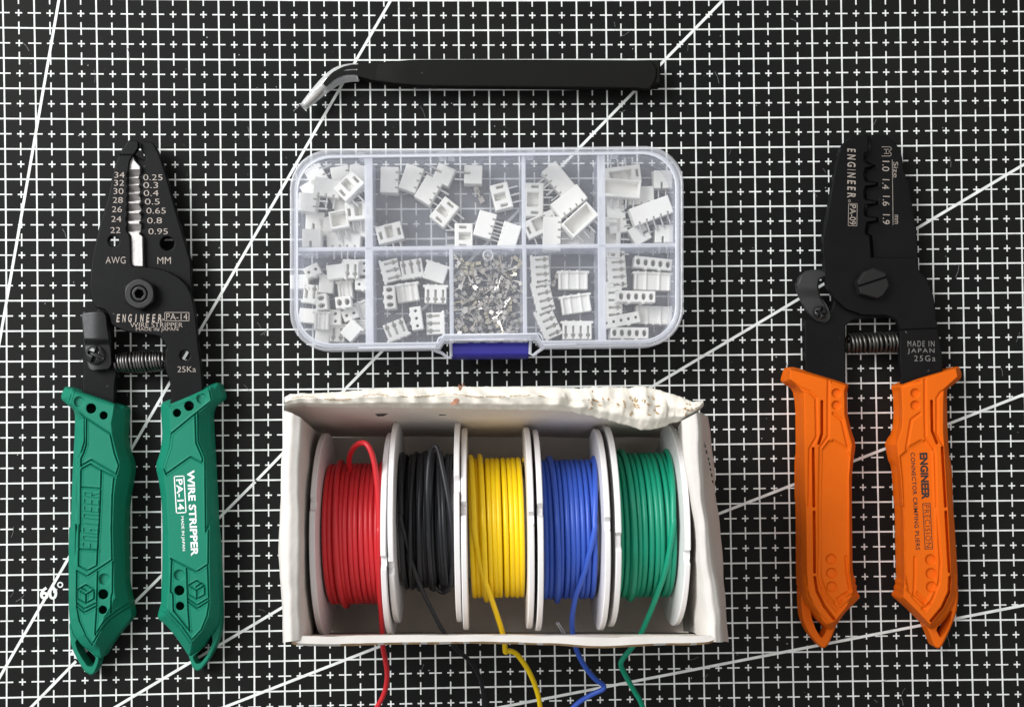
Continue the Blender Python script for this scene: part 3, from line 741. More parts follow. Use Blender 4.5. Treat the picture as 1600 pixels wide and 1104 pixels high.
    body = K3((1368, 50), (1380, 75), (1393, 112), (1385, 148), (1290, 218), (1285, 238), (1290, 500), (1300, 690), (1322, 780), (1330, 1058)) + K4((1338, 100), (1355, 350), (1366, 560), (1340, 690), (1290, 790), (1215, 865), (1165, 890), (1100, 820), (1010, 732), (932, 668), (930, 642), (950, 620), (944, 598), (958, 580), (952, 552), (966, 530), (960, 480), (952, 0)) + K3((945, 1058), (932, 830), (915, 740), (900, 618), (912, 580), (940, 480), (945, 380), (938, 238), (925, 206), (930, 186), (1090, 130))
    loop = K4((1366, 540), (1367, 660), (1356, 762), (1312, 880), (1248, 1014), (1215, 1026), (1185, 1000), (1150, 900), (1120, 850), (1200, 790), (1300, 690))
    hole = K4((1320, 748), (1310, 820), (1276, 895), (1240, 942), (1215, 892), (1222, 872), (1275, 820))
    plat = K3((1350, 75), (1362, 130), (1262, 220), (1258, 500), (1270, 700), (1290, 1058)) + K4((1292, 0), (1310, 400), (1300, 600), (1240, 730), (1165, 850), (1080, 760), (975, 655), (985, 480), (975, 0)) + K3((968, 1058), (958, 850), (928, 620), (965, 500), (968, 380), (960, 200), (1090, 150))
    gr = [K3((960, 200), (1090, 165)), K3((1092, 395), (1030, 440), (995, 650), (1100, 590)), K4((1056, 370), (1056, 500), (1050, 618)), K4((1072, 622), (1130, 682), (1120, 700), (1048, 632)), K4((1040, 650), (1132, 748), (1162, 700)),
          K3((1380, 148), (1285, 218), (1240, 245), (1215, 285), (1215, 540), (1270, 640), (1300, 1058)), K3((1128, 150), (1130, 400), (1132, 560), (1190, 640), (1200, 700), (1210, 1058)) + K4((1218, 100), (1240, 400), (1230, 550), (1180, 680), (1110, 740)),
          K4((1340, 500), (1335, 640), (1270, 760), (1180, 850))]
    sl = [K3((1176, 306), (1180, 520), (1215, 606)), K3((1252, 640), (1276, 1060)), K4((1278, 42), (1303, 470)), K4((1306, 512), (1300, 620), (1250, 730), (1172, 824))]
    ridges = [K4((960, 540), (1000, 558)), K4((950, 585), (995, 602))]
    hr, tf = handle('handle', t, body, loop, hole, plat, gr, [c3(1058, 248, 31), c3(1058, 335, 31), c4(1168, 385, 36), c4(1172, 484, 36), c4(1174, 580, 36)], [], None, M_ORANGE,
           (1400, 568, 1504, 1016), gw=2.3, gd=.05, slits=sl, sw=2.3, sdp=.28, raised=ridges, zedge=.7, panel=K3((1100, 590), (995, 650), (940, 700), (955, 850), (965, 1058)) + K4((975, 480), (1000, 620), (1130, 720), (1200, 600), (1225, 480), (1210, 0)) + K3((1205, 1058), (1190, 660), (1132, 575)), label='right orange handle with black printed lettering')
    mb = MB(); zt = lambda X, Y: np.maximum(tf(np.asarray(X, float), np.asarray(Y, float)), 1.19) + .008
    a, c = K3((1118, 675))[0], K3((1132, 1010))[0]
    put_text(mb, 'ENGINEER', (a[0] + c[0]) / 2, (a[1] + c[1]) / 2, c[1] - a[1], 12.5, 87.2, zt, bold=.045)
    put_text(mb, 'CONNECTOR CRIMPING PLIERS', 1430, 782.5, 152, 6.6, 86.8, zt, bold=.012, spacing=1.1)
    put_text(mb, 'PRECISION', 1449.3, 821.5, 66, 8, 87, zt, bold=-.010, spacing=1.2); box_outline(mb, 1449.3, 821.5, 71, 11.5, 87, 1, zt)
    mb.build('printed_lettering', M_KPRINT, hr)
crimper()

# ------------------------------------------------------------------ tweezers
T1 = Q(440, 70, 5); T2 = Q(740, 70, 5)
def tweezers():
    b = P1(800, 118, 0)
    t = thing('tweezers', (b.x, b.y, 0), 'matte black curved-tip tweezers with a clear sleeve over the tips, above the organizer', 'tweezers')
    top = [(506, 134), (520, 117), (537, 107), (552, 103)] + T1((590, 165), (700, 148), (860, 132), (1010, 118), (1200, 116)) + T2((0, 116), (500, 117), (1300, 122), (1395, 126), (1432, 180), (1430, 262), (1382, 345), (1342, 352), (1265, 340), (600, 333), (0, 328)) + T1((1400, 328), (1100, 322), (900, 308), (700, 276), (618, 256)) + [(556, 118), (540, 119), (524, 126), (511, 138)]
    def ex(X, Y): return -.35 * sstep((640 - X) / 170) - .02 * ((Y - 117) / 22) ** 2
    plate('upper_arm', t, top, .92, .84, M_TWEEZ, extra=ex, bev=.05, bw=2)
    # flat bottom arm
    low = [(x, y + 2.5) for x, y in top]
    plate('lower_arm', t, low, .2, .06, M_TWEEZ, extra=lambda X, Y: .28 * sstep((640 - X) / 170), bev=.03)
    mb = MB()
    c = P1(1018, 117, .5); mb.box(c, .5, .8, .72, m=0, bev=.05)
    mb.build('spring_end', M_TWEEZ, t)
    # sleeve: a bent clear tube slipped over both tips
    ctr = T1((600, 218), (520, 222), (440, 245), (360, 300), (290, 365), (230, 425), (165, 490))
    wid = [13.4, 13.4, 13, 11.5, 9.8, 8.2, 5.2]
    pts = []; ra = []
    for (x, y), w in zip(ctr, wid): pts.append(P1(x, y, .5)); ra.append(w / 46.8)
    N = 5; pp = catmull(pts, N); rr = [ra[min(i // N, 5)] * (1 - (i % N) / N) + ra[min(i // N + 1, 6)] * ((i % N) / N) for i in range(len(pp))]
    sides = 20; V = []; Fc = []
    for wall in (1.0, .90):
        base = len(V)
        for i, p in enumerate(pp):
            d = (pp[min(i + 1, len(pp) - 1)] - pp[max(i - 1, 0)]).normalized(); n = Vector((-d.y, d.x, 0))
            for k in range(sides):
                a = 2 * math.pi * k / sides
                V.append(p + n * math.cos(a) * rr[i] * wall + Vector((0, 0, 1)) * math.sin(a) * min(rr[i] * wall * 1.2, .44))
        for i in range(len(pp) - 1):
            for k in range(sides):
                a = base + i * sides + k; b_ = base + i * sides + (k + 1) % sides
                Fc.append([a, b_, b_ + sides, a + sides])
    off = len(pp) * sides
    for k in range(sides): Fc.append([k, (k + 1) % sides, off + (k + 1) % sides, off + k])
    sl = mk('tip_sleeve', [tuple(v) for v in V], Fc, M_SLEEVE, t)
    mb = MB(); mb.tube([P1(*T1(q)[0], z) for q, z in (((330, 330), .62), (280, 375) and ((280, 378), .66), ((230, 428), .62), ((175, 480), .55))], [.10, .13, .12, .07], 10)
    mb.tube([P1(*T1(q)[0], .5) for q in ((300, 360), (225, 420), (160, 480))], [.02, .03, .03], 6, m=1)
    mb.tube([P1(*T1(q)[0], .45) for q in ((170, 460), (130, 485), (93, 521))], .022, 6, m=1)
    mb.build('tip', [M_SLEEVE2, M_SPRING], t)
tweezers()

# ------------------------------------------------------------------ parts organizer
ORG = {}
def organizer():
    b = P1(762, 390, 0)
    t = thing('parts_organizer', (b.x, b.y, 0), 'clear plastic compartment organizer with a closed lid and blue latch, full of white connectors', 'organizer')
    a0 = -.55
    def rr_out(x0, y0, x1, y1, r, tilt=0.012):
        pts = []
        for cx, cy, s in ((x1 - r, y0 + r, -90), (x1 - r, y1 - r, 0), (x0 + r, y1 - r, 90), (x0 + r, y0 + r, 180)):
            for k in range(9):
                a = math.radians(s + k * 90 / 8)
                x, y = cx + r * math.cos(a), cy + r * math.sin(a)
                pts.append((x, y - (x - 760) * tilt))
        k = 18
        nt_ = [(846, y1), (838, y1 - 12.5), (694, y1 - 12.5), (686, y1)]
        return pts[:k] + [(x, y - (x - 760) * tilt) for x, y in nt_] + pts[k:]
    # outlines in px at rim height 2.1cm
    out = rr_out(453.5, 232, 1067.5, 545, 60)
    inn = rr_out(457.5, 236, 1063.5, 541, 57)
    def ring(name, o_, i_, z0, z1, m):
        O = [P1(x, y, ZR) for x, y in o_]; I = [P1(x, y, ZR) for x, y in i_]
        n = len(O); V = []
        for L_, z in ((O, z0), (O, z1), (I, z1), (I, z0)):
            V += [(p.x, p.y, z) for p in L_]
        Fc = []
        for r in range(4):
            for k in range(n):
                a, b_ = r * n + k, r * n + (k + 1) % n; c, d = ((r + 1) % 4) * n + (k + 1) % n, ((r + 1) % 4) * n + k
                Fc.append([a, b_, c, d])
        return V, Fc
    ZR = 2.1
    mid = [((a[0] + b_[0]) / 2, (a[1] + b_[1]) / 2) for a, b_ in zip(out, inn)]
    # tray: floor and walls
    mb = MB()
    wall_o = rr_out(460, 239, 1061, 539, 55); wall_i = rr_out(463.5, 242.5, 1057.5, 535.5, 52)
    V, Fc = ring('w', wall_o, wall_i, .05, 1.98, 0); mb.add(V, Fc, 0, True)
    fl = [P1(x, y, ZR) for x, y in wall_i]; mb.ngon([(p.x, p.y, .12) for p in fl]); mb.ngon([(p.x, p.y, .06) for p in fl][::-1])
    o = mb.build('tray', [M_TRAY], t)
    V, Fc = ring('e', rr_out(459, 238, 1062, 540, 55.5), rr_out(464, 243, 1057, 535, 51.5), 1.985, 2.02, 0)
    mb = MB(); mb.add(V, Fc, 0, True); mb.build('tray_rim', [M_EDGE], t)
    # dividers
    def div(a, b_, w=.10):
        A = P1(a[0], a[1], 1.98); B = P1(b_[0], b_[1], 1.98); d = B - A; L_ = d.length; c = (A + B) / 2; rot = math.atan2(d.y, d.x)
        mb = MB(); mb.box((c.x, c.y, 1.0), L_, w * .7, 1.74, rot); dv = mb.build('divider', [M_TRAY], t)
        mb = MB(); mb.box((c.x, c.y, 1.92), L_, w * 1.25, .10, rot, bev=.02); mb.build('divider_rim', [M_EDGE], dv)
        return dv
    tl = lambda x: -(x - 760) * .012
    div((462, 386 + tl(462)), (1060, 386 + tl(1060)))
    div((575.5, 243 + tl(576)), (577.5, 536 + tl(577)), .2); div((939.5, 241 + tl(940)), (941.5, 534 + tl(940)), .2)
    div((818, 241 + tl(818)), (819, 384 + tl(818))); div((819.5, 388 + tl(818)), (821, 533 + tl(818)))
    div((705, 388 + tl(705)), (706, 535 + tl(705)))
    # double faint walls near the wide dividers
    # lid: sheet, turned-down skirt and two raised ridges
    mb = MB()
    L1 = [P1(x, y, ZR) for x, y in mid]; mb.ngon([(p.x, p.y, 2.14) for p in L1]); mb.ngon([(p.x, p.y, 2.09) for p in L1][::-1])
    lid = mb.build('lid', [M_LID], t)
    V, Fc = ring('r', out, inn, 1.3, 2.16, 0)
    mb = MB(); mb.add(V, Fc, 0, True)
    V, Fc = ring('r2', rr_out(464, 242, 1057, 536, 54), rr_out(466.5, 244.5, 1054.5, 533.5, 52), 2.15, 2.2, 0); mb.add(V, Fc, 1, True)
    # latch housing bulge at the front
    def px_box(x0, y0, x1, y1, z0, z1, m, rot=0):
        A = P1(x0, y0, z1); B = P1(x1, y1, z1); c = (A + B) / 2
        mb.box((c.x, c.y, (z0 + z1) / 2), abs(B.x - A.x), abs(B.y - A.y), z1 - z0, 0.014, m, .03)
    pts_l = [(678, 547), (690, 551), (700, 559), (705, 556), (704, 534), (708, 530), (826, 527), (829, 530), (828, 552), (833, 555), (842, 548), (850, 543)]
    mb.tube([P1(x, y, 1.7) for x, y in pts_l], .05, 8, m=1)
    mb.tube([P1(x, y + 0, 2.1) for x, y in [(560, 543), (680, 541), (686, 528), (692, 525), (760, 524), (842, 521), (846, 524), (850, 538), (900, 537)]], .035, 8, m=1)
    mb.build('lid_frame', [M_RIM, M_EDGE], lid)
    # moulding dimple ring in lid centre
    mb = MB(); c = P1(763, 399, 2.15)
    mb.lathe((c.x, c.y, 2.145), [(.19, 0), (.17, .03), (.13, .03), (.11, 0)], 24, 0); mb.lathe((c.x, c.y, 2.145), [(.05, 0), (.03, .03), (.0, .04)], 12, 0)
    mb.build('mould_mark', [M_RIM], lid)
    # latch
    S = sd_rect(765.7, 547.5, 121.5, 24.5, 2.5)
    def lf(X, Y): return 1.7 - .25 * np.clip((Y - 551) / 9, 0, 1) ** 2 - .1 * np.clip((541 - Y) / 5, 0, 1) - .04 * np.clip(1 + S(X, Y) / 1.5, 0, 1)
    rot = lambda X, Y, Z: P(X, Y - (X - 765) * .008, Z)
    relief('latch', S, lf, (700, 532, 830, 562), .5, M_LATCH, t, 1.0, tow=rot)
    # small hinge lugs at the rear
    for x in (563, 690, 704, 830, 965):
        A = P1(x, 236 + tl(x), 1.9); mb = MB(); mb.box((A.x, A.y, 1.2), .22, .12, 1.0, 0, 0, .02)
        mb.build('hinge_lug', [M_RIM], t)
    return t
organizer()

# ------------------------------------------------------------------ connectors
SL = 47.6
def tow_l(X, Y, Z): return np.stack([X / SL, -Y / SL, Z], -1)
PROTO = {}
def body_header(n, face, T=.55):
    w = 28.5; h = 11.7 * (n - 1) + 17.5
    S = sd_rect(0, 0, w, h, 1)
    ys = [11.7 * (k - (n - 1) / 2) for k in range(n)]
    rec = []
    if face == 'back':
        for y in ys: rec.append((sd_rect(w / 2 - 2, y, 5, 2.4), .16))
        rec.append((sd_rect(-w / 2 + 1, 0, 1.2, h * .8), .0))
    elif face == 'front':
        if n == 2: rec.append((sd_rect(w / 2 - 5, 2, 10, 3), .3))
        else:
            rec.append((sd_rect(1, -h / 2 + 5.8, 11, 4), .3)); rec.append((sd_rect(1, h / 2 - 5.8, 11, 4), .3))
            rec.append((sd_rect(-2, 0, 18, 11.7 * (n - 2) - .5), .28)); 
    elif face == 'open':
        rec.append((sd_rect(-1, 0, w - 8, h - 7, 1), .38))
    def hf(X, Y):
        z = T - .035 * np.clip(1 + S(X, Y) / 1.2, 0, 1) ** 2 + 0 * X
        for f, dpt in rec: z = np.minimum(z, T - dpt * sstep(-f(X, Y) / .7 + .5))
        if face == 'front' and n > 2:
            for y in ys[1:-1]: z = z + .1 * sstep(1.2 - np.abs(Y - y)) * (np.abs(X + 2) < 8)
        return z
    return S, hf, (-w / 2 - 1, -h / 2 - 1, w / 2 + 1, h / 2 + 1), ys, w, T
def body_housing(n, face, T=.5):
    w = 11.7 * (n - 1) + 11; 
    xs = [11.7 * (k - (n - 1) / 2) for k in range(n)]
    if face in ('slots', 'ridges', 'plain'):
        h = 29
        A = sd_rect(0, 1, w, h - 1.5, .8); B = sd_rect(0, -h / 2 + 2.2, w + 5.5, 4.2, 1.4)
        S0 = lambda X, Y: np.minimum(A(X, Y), B(X, Y))
        bumps = [sd_circ(x, -h / 2 + .2, 1.6) for x in [(-w / 2 + 11.7 * (k + .5)) for k in range(n - 1)]]
        def S(X, Y):
            d = S0(X, Y)
            for b in bumps: d = np.minimum(d, b(X, Y))
            return d
        if face == 'slots':
            rec = []
            for x in xs: rec += [(sd_rect(x, 0, 3.2, 13), .22), (sd_rect(x, 8, 6.2, 4), .26), (sd_rect(x, 11.5, 2.6, 5), .2)]
        elif face == 'ridges':
            rec = []
        else: rec = []
        def hf(X, Y):
            z = T - .035 * np.clip(1 + S(X, Y) / 1.2, 0, 1) ** 2 + 0 * X
            if face == 'ridges':
                m = max(1, n - 2) if n > 3 else n - 1
                for k in range(2):
                    x = (k - .5) * w * .36
                    z = z + .05 * np.exp(-((X - x) / 2.0) ** 2)
                z = z - .07 * sstep((w / 2 - 3.4 - np.abs(X)) / 1.2) * sstep((Y + 11) / 1.5)
            for f, dpt in rec: z = np.minimum(z, T - dpt * sstep(-f(X, Y) / .7 + .5))
            return z
        bb = (-w / 2 - 4, -h / 2 - 3, w / 2 + 4, h / 2 + 1)
    else:
        h = 18; w = w + 2
        A = sd_rect(0, 0, w, h, 1)
        bumps = [sd_rect(x, h / 2, 5, 3.6, .6) for x in ([0] if n == 2 else [-w * .18, w * .18])]
        def S(X, Y):
            d = A(X, Y)
            for b in bumps: d = np.minimum(d, b(X, Y))
            return d
        T = .72 if face == 'end' else .7
        def hf(X, Y):
            z = T - .035 * np.clip(1 + S(X, Y) / 1.2, 0, 1) ** 2 + 0 * X
            for x in xs:
                if face == 'end': z = z - .5 * sstep((1.9 - np.hypot(X - x, Y - 0)) / .6 + .5)
                else: z = z - .42 * sstep((1 - np.hypot((X - x) / 3.6, Y / 5.2)) * 3 / .8)
            return z
        bb = (-w / 2 - 1, -h / 2 - 1, w / 2 + 1, h / 2 + 4)
    return S, hf, bb, xs, w, T
def proto(kind, n, face):
    key = (kind, n, face)
    if key in PROTO: return PROTO[key]
    S, hf, bb, cs, w, T = body_header(n, face) if kind == 'pin_header' else body_housing(n, face)
    o = relief('shroud' if kind == 'pin_header' else 'housing_body', S, hf, bb, 0, M_NYLON, None, .62, tow=tow_l, local=True)
    me = o.data; bpy.data.objects.remove(o)
    pins = []
    if kind == 'pin_header':
        mb = MB(); mb.box((0, 0, 0), .34, .064, .064, bev=.012); p = mb.build('pin', M_PIN, None, True); pm = p.data; bpy.data.objects.remove(p)
        pins = [((w / 2 + 7.5) / SL, -y / SL, T * .45) for y in cs]
        PROTO[key] = (me, pm, pins, T)
    else: PROTO[key] = (me, None, [], T)
    return PROTO[key]
def connector(kind, n, face, px, py, ang, lvl, label, tiltx=0.0):
    me, pm, pins, T = proto(kind, n, face)
    z0 = .13 + lvl * .42
    c = P1(px, py, z0 + T)
    grp = 'white pin headers in the organizer' if kind == 'pin_header' else 'white wire housings in the organizer'
    r = thing(kind, (c.x, c.y, z0), label, 'connector', grp)
    r.rotation_euler = (math.radians(tiltx), math.radians(random.uniform(-3, 3) if lvl else 0), math.radians(-ang - .4))
    o = bpy.data.objects.new('shroud' if kind == 'pin_header' else 'housing_body', me); COL.objects.link(o); o.parent = r
    for q in pins:
        p = bpy.data.objects.new('pin', pm); COL.objects.link(p); p.parent = r; p.location = tuple(v * CM for v in q)
        p.rotation_euler = (0, random.uniform(-.04, .04), random.uniform(-.03, .03))
HD, HS = 'pin_header', 'wire_housing'
CONN = [
 # top row, compartment 2
 (HD, 3, 'back', 608.5, 280.7, 2, 0, 'upright three-pin header at the far left of the second top compartment, notches on its right'),
 (HD, 3, 'back', 642.5, 278.3, 20, 0, 'three-pin header second from the left in the row along the top of the second compartment'),
 (HD, 3, 'back', 669.3, 296.4, 31, 0, 'tilted three-pin header with three long pins pointing at the windowed header below right'),
 (HD, 2, 'front', 693.4, 272.5, 204, 0, 'two-pin header near the top centre of the second compartment with pins to the upper left'),
 (HD, 2, 'front', 739.5, 272.5, 182, 0, 'square two-pin header standing straight just above the lone metal terminal'),
 (HD, 3, 'front', 783.7, 306.3, -14, 0, 'windowed three-pin header with pins touching the thin divider on its right'),
 (HD, 3, 'front', 694.3, 330.9, 38, 0, 'windowed three-pin header turned diagonally in the middle of the second compartment'),
 (HD, 3, 'front', 724.6, 369.0, 180, 0, 'windowed three-pin header with pins to the left, against the long horizontal divider'),
 (HD, 3, 'back', 758, 350.7, 16, 0, 'plain-backed header with pins pointing right at its neighbour by the horizontal divider'),
 (HD, 3, 'back', 796, 368.6, 197, 0, 'plain-backed header in the lower right corner of the second compartment, pins to the left'),
 (HD, 3, 'front', 608.9, 363.6, 76, 0, 'windowed three-pin header with pins pointing down in the lower left corner of the second compartment'),
 # compartment 1
 (HD, 2, 'back', 493.6, 272.8, -30, 0, 'plain two-pin header leaning left near the top left corner of the organizer'),
 (HD, 2, 'back', 532, 274, -10, 0, 'plain two-pin header at the top centre of the first compartment, under the windowed one'),
 (HD, 2, 'front', 560, 272, 95, 0, 'grey-looking header in the top right corner of the first compartment'),
 (HD, 3, 'back', 511, 292, 98, 1, 'plain header lying across the pile below the top left corner header'),
 (HD, 3, 'front', 546, 291, 45, 2, 'windowed header lying diagonally on top of the pile in the first compartment'),
 (HD, 2, 'back', 481, 316, 5, 1, 'plain header against the left wall of the first compartment'),
 (HD, 2, 'back', 532, 314, -22, 0, 'plain header with one dark pin, in the centre of the first compartment'),
 (HD, 3, 'front', 560, 328, 84, 1, 'windowed header with three slots beside the right wall of the first compartment'),
 (HD, 2, 'back', 562, 354, 10, 0, 'plain header partly below the three-slot one, right side of the first compartment'),
 (HD, 2, 'open', 529.6, 343, 80, 1, 'open-fronted two-pin header in the lower middle of the first compartment'),
 (HD, 2, 'front', 492, 345, 92, 0, 'two-pin header with its slot turned down on the left of the first compartment'),
 (HD, 2, 'back', 514, 352, 75, 0, 'narrow header wedged left of the open-fronted one'),
 (HD, 2, 'front', 487, 372, 90, 1, 'slotted header in the bottom left corner of the first compartment'),
 (HD, 2, 'back', 524.6, 373, 86, 0, 'left one of two plain headers side by side at the bottom of the first compartment'),
 (HD, 2, 'back', 549, 373, 94, 0, 'right one of two plain headers side by side at the bottom of the first compartment'),
 (HD, 2, 'back', 487, 297, 60, 0, 'two-pin header half hidden beneath the pile by the left wall'),
 # compartment 3
 (HD, 4, 'back', 873.6, 280, 141, 0, 'plain four-pin header leaning diagonally at the top of the third compartment'),
 (HD, 4, 'back', 890, 315, 52, 1, 'plain four-pin header lying diagonally in the middle of the third compartment'),
 (HD, 4, 'front', 835, 311.5, 1, 0, 'upright windowed four-pin header against the left wall of the third compartment'),
 (HD, 4, 'open', 907, 343, 48, 2, 'open-fronted four-pin header with hollow shell on top of the pile'),
 (HD, 4, 'front', 845, 350, 65, 0, 'windowed four-pin header tilted in the lower left corner of the third compartment'),
 (HD, 4, 'back', 863.7, 364.5, 2, 1, 'upright plain four-pin header standing on the horizontal divider in the third compartment'),
 (HD, 4, 'back', 903, 371, -88, 0, 'plain four-pin header lying flat in the lower right corner of the third compartment'),
 # compartment 4
 (HD, 5, 'front', 970, 274, -97, 0, 'windowed five-pin header with pins pointing up at the top of the fourth compartment'),
 (HD, 5, 'open', 969.5, 293, 94, 1, 'open-fronted five-pin header lying across the windowed one'),
 (HD, 5, 'back', 962.7, 332, -8, 0, 'long plain five-pin header running down the left side of the fourth compartment'),
 (HD, 3, 'back', 1002, 305, 88, 0, 'plain header partly covered, right of the long vertical one'),
 (HD, 5, 'back', 1018, 328, 70, 1, 'wide plain five-pin header tilted in the centre of the fourth compartment, pins down'),
 (HD, 2, 'front', 1036.5, 280, 90, 0, 'two-pin header with slot facing down near the top right corner of the organizer'),
 (HD, 2, 'front', 999.8, 365, -30, 0, 'tilted two-pin header with slot to the upper right, bottom centre of the fourth compartment'),
 (HD, 2, 'front', 1038, 365, 90, 0, 'two-pin header with slot down in the bottom right corner of the fourth compartment'),
 (HD, 5, 'front', 956, 371, 2, 0, 'windowed five-pin header half hidden at the bottom left of the fourth compartment'),
 # bottom row, compartment 1
 (HS, 2, 'end', 487.7, 422.7, -26, 0, 'two-hole housing alone at the top left of the lower left compartment'),
 (HS, 2, 'plain', 525.4, 424, 82, 1, 'plain-sided housing left of the crimp-slot housing, top of the lower left compartment'),
 (HS, 2, 'slots', 549.7, 419.4, 2, 1, 'housing with two crimp slots at the top of the lower left compartment'),
 (HS, 2, 'end', 569, 417, 90, 0, 'two-hole housing in the top right corner of the lower left compartment'),
 (HS, 2, 'plain', 509.5, 443, 4, 0, 'plain housing in the middle of the lower left compartment, left of the ribbed one'),
 (HS, 2, 'ridges', 539, 452, -6, 0, 'ribbed housing above the oval-hole one in the lower left compartment'),
 (HS, 2, 'end', 567, 443.7, 0, 0, 'two-hole housing with lug down, by the wide divider in the lower left compartment'),
 (HS, 2, 'slots', 485, 459, 185, 0, 'slotted housing against the left wall of the organizer, lower left compartment'),
 (HS, 2, 'oval', 502, 472, 84, 1, 'housing showing two oval holes one above the other'),
 (HS, 2, 'oval', 535.5, 472, -6, 1, 'housing showing two oval holes side by side, tilted slightly'),
 (HS, 2, 'ridges', 569, 483, -20, 0, 'ribbed housing leaning against the wide divider in the lower left compartment'),
 (HS, 2, 'plain', 482, 493, 95, 0, 'plain housing low on the left wall of the lower left compartment'),
 (HS, 2, 'ridges', 502, 500, 2, 1, 'ribbed housing left of the vertical two-hole one'),
 (HS, 2, 'end', 523.8, 495.6, 90, 0, 'two-hole housing with holes one above the other, lower centre of the compartment'),
 (HS, 2, 'end', 547, 490.6, -20, 0, 'two-hole housing tilted beside the vertical two-hole one'),
 (HS, 2, 'ridges', 565.6, 510, 90, 0, 'ribbed housing lying by the divider at the lower right of the compartment'),
 (HS, 2, 'plain', 504, 521, 5, 0, 'plain housing on the bottom edge at the lower left corner'),
 (HS, 2, 'slots', 527, 519, 3, 0, 'slotted housing on the bottom edge of the lower left compartment'),
 (HS, 2, 'plain', 549, 516, 42, 1, 'plain housing tilted diagonally near the bottom edge'),
 (HS, 2, 'plain', 468, 440, 88, 0, 'plain housing squeezed in the left wall above the slotted one'),
 # bottom row, compartment 2
 (HS, 3, 'slots', 610, 422.7, -105, 0, 'three-slot housing turned sideways at the top left of the second lower compartment'),
 (HS, 3, 'slots', 643.6, 420, 170, 0, 'three-slot housing at the top middle of the second lower compartment, arrows up'),
 (HS, 3, 'plain', 680.7, 424.5, 18, 0, 'plain three-way housing at the top right of the second lower compartment'),
 (HS, 3, 'oval', 609, 464, 86, 0, 'housing with three oval holes in a column'),
 (HS, 3, 'ridges', 636.5, 456, -8, 0, 'ribbed three-way housing right of the three oval holes'),
 (HS, 3, 'slots', 680.7, 459, 1, 0, 'three-slot housing with ears up, right side of the second lower compartment'),
 (HS, 3, 'end', 650.7, 497, 82, 0, 'housing with three small dark holes in a column'),
 (HS, 3, 'slots', 618.9, 515.5, 158, 0, 'three-slot housing tilted at the bottom left of the second lower compartment'),
 (HS, 3, 'slots', 680.7, 505, 88, 0, 'three-slot housing turned sideways at the bottom right of the second lower compartment'),
 # bottom row, compartment 4
 (HS, 4, 'slots', 844.5, 422.7, -94, 0, 'top one of the three four-slot housings stacked down the left wall'),
 (HS, 4, 'slots', 848.5, 464, -104, 0, 'middle one of the three four-slot housings down the left wall'),
 (HS, 4, 'slots', 857, 505.7, -114, 0, 'lowest and most tilted of the three four-slot housings down the left wall'),
 (HS, 4, 'ridges', 895.7, 437, 0, 0, 'ribbed four-way housing standing straight, upper one on the right of its compartment'),
 (HS, 4, 'ridges', 900, 474, -8, 0, 'ribbed four-way housing tilted slightly, below the straight one'),
 (HS, 4, 'slots', 901.9, 515.5, 0, 0, 'four-slot housing standing upright on the bottom edge, right of the leaning row'),
 # bottom row, compartment 5
 (HS, 5, 'slots', 963.7, 421, -94, 0, 'five-slot housing turned on end in the top left of the last lower compartment'),
 (HS, 5, 'oval', 1021, 411, 6, 0, 'housing with five oval holes at the top right of the last lower compartment'),
 (HS, 5, 'ridges', 1020, 438.6, 2, 0, 'ribbed five-way housing directly under the top row of five oval holes'),
 (HS, 5, 'slots', 958, 468.6, -91, 0, 'five-slot housing on end below the other one, by the wide divider'),
 (HS, 5, 'oval', 993.7, 463, 1, 1, 'housing with five oval holes lying across the middle of the last compartment'),
 (HS, 5, 'end', 970.8, 500, -11, 0, 'housing with five small dark holes in a tilted row'),
 (HS, 5, 'ridges', 1022, 492, 182, 0, 'ribbed five-way housing in the lower right of the last compartment'),
 (HS, 5, 'oval', 984, 520, 1, 0, 'housing with five oval holes along the bottom edge of the last compartment'),
]
for c in CONN: connector(*c)

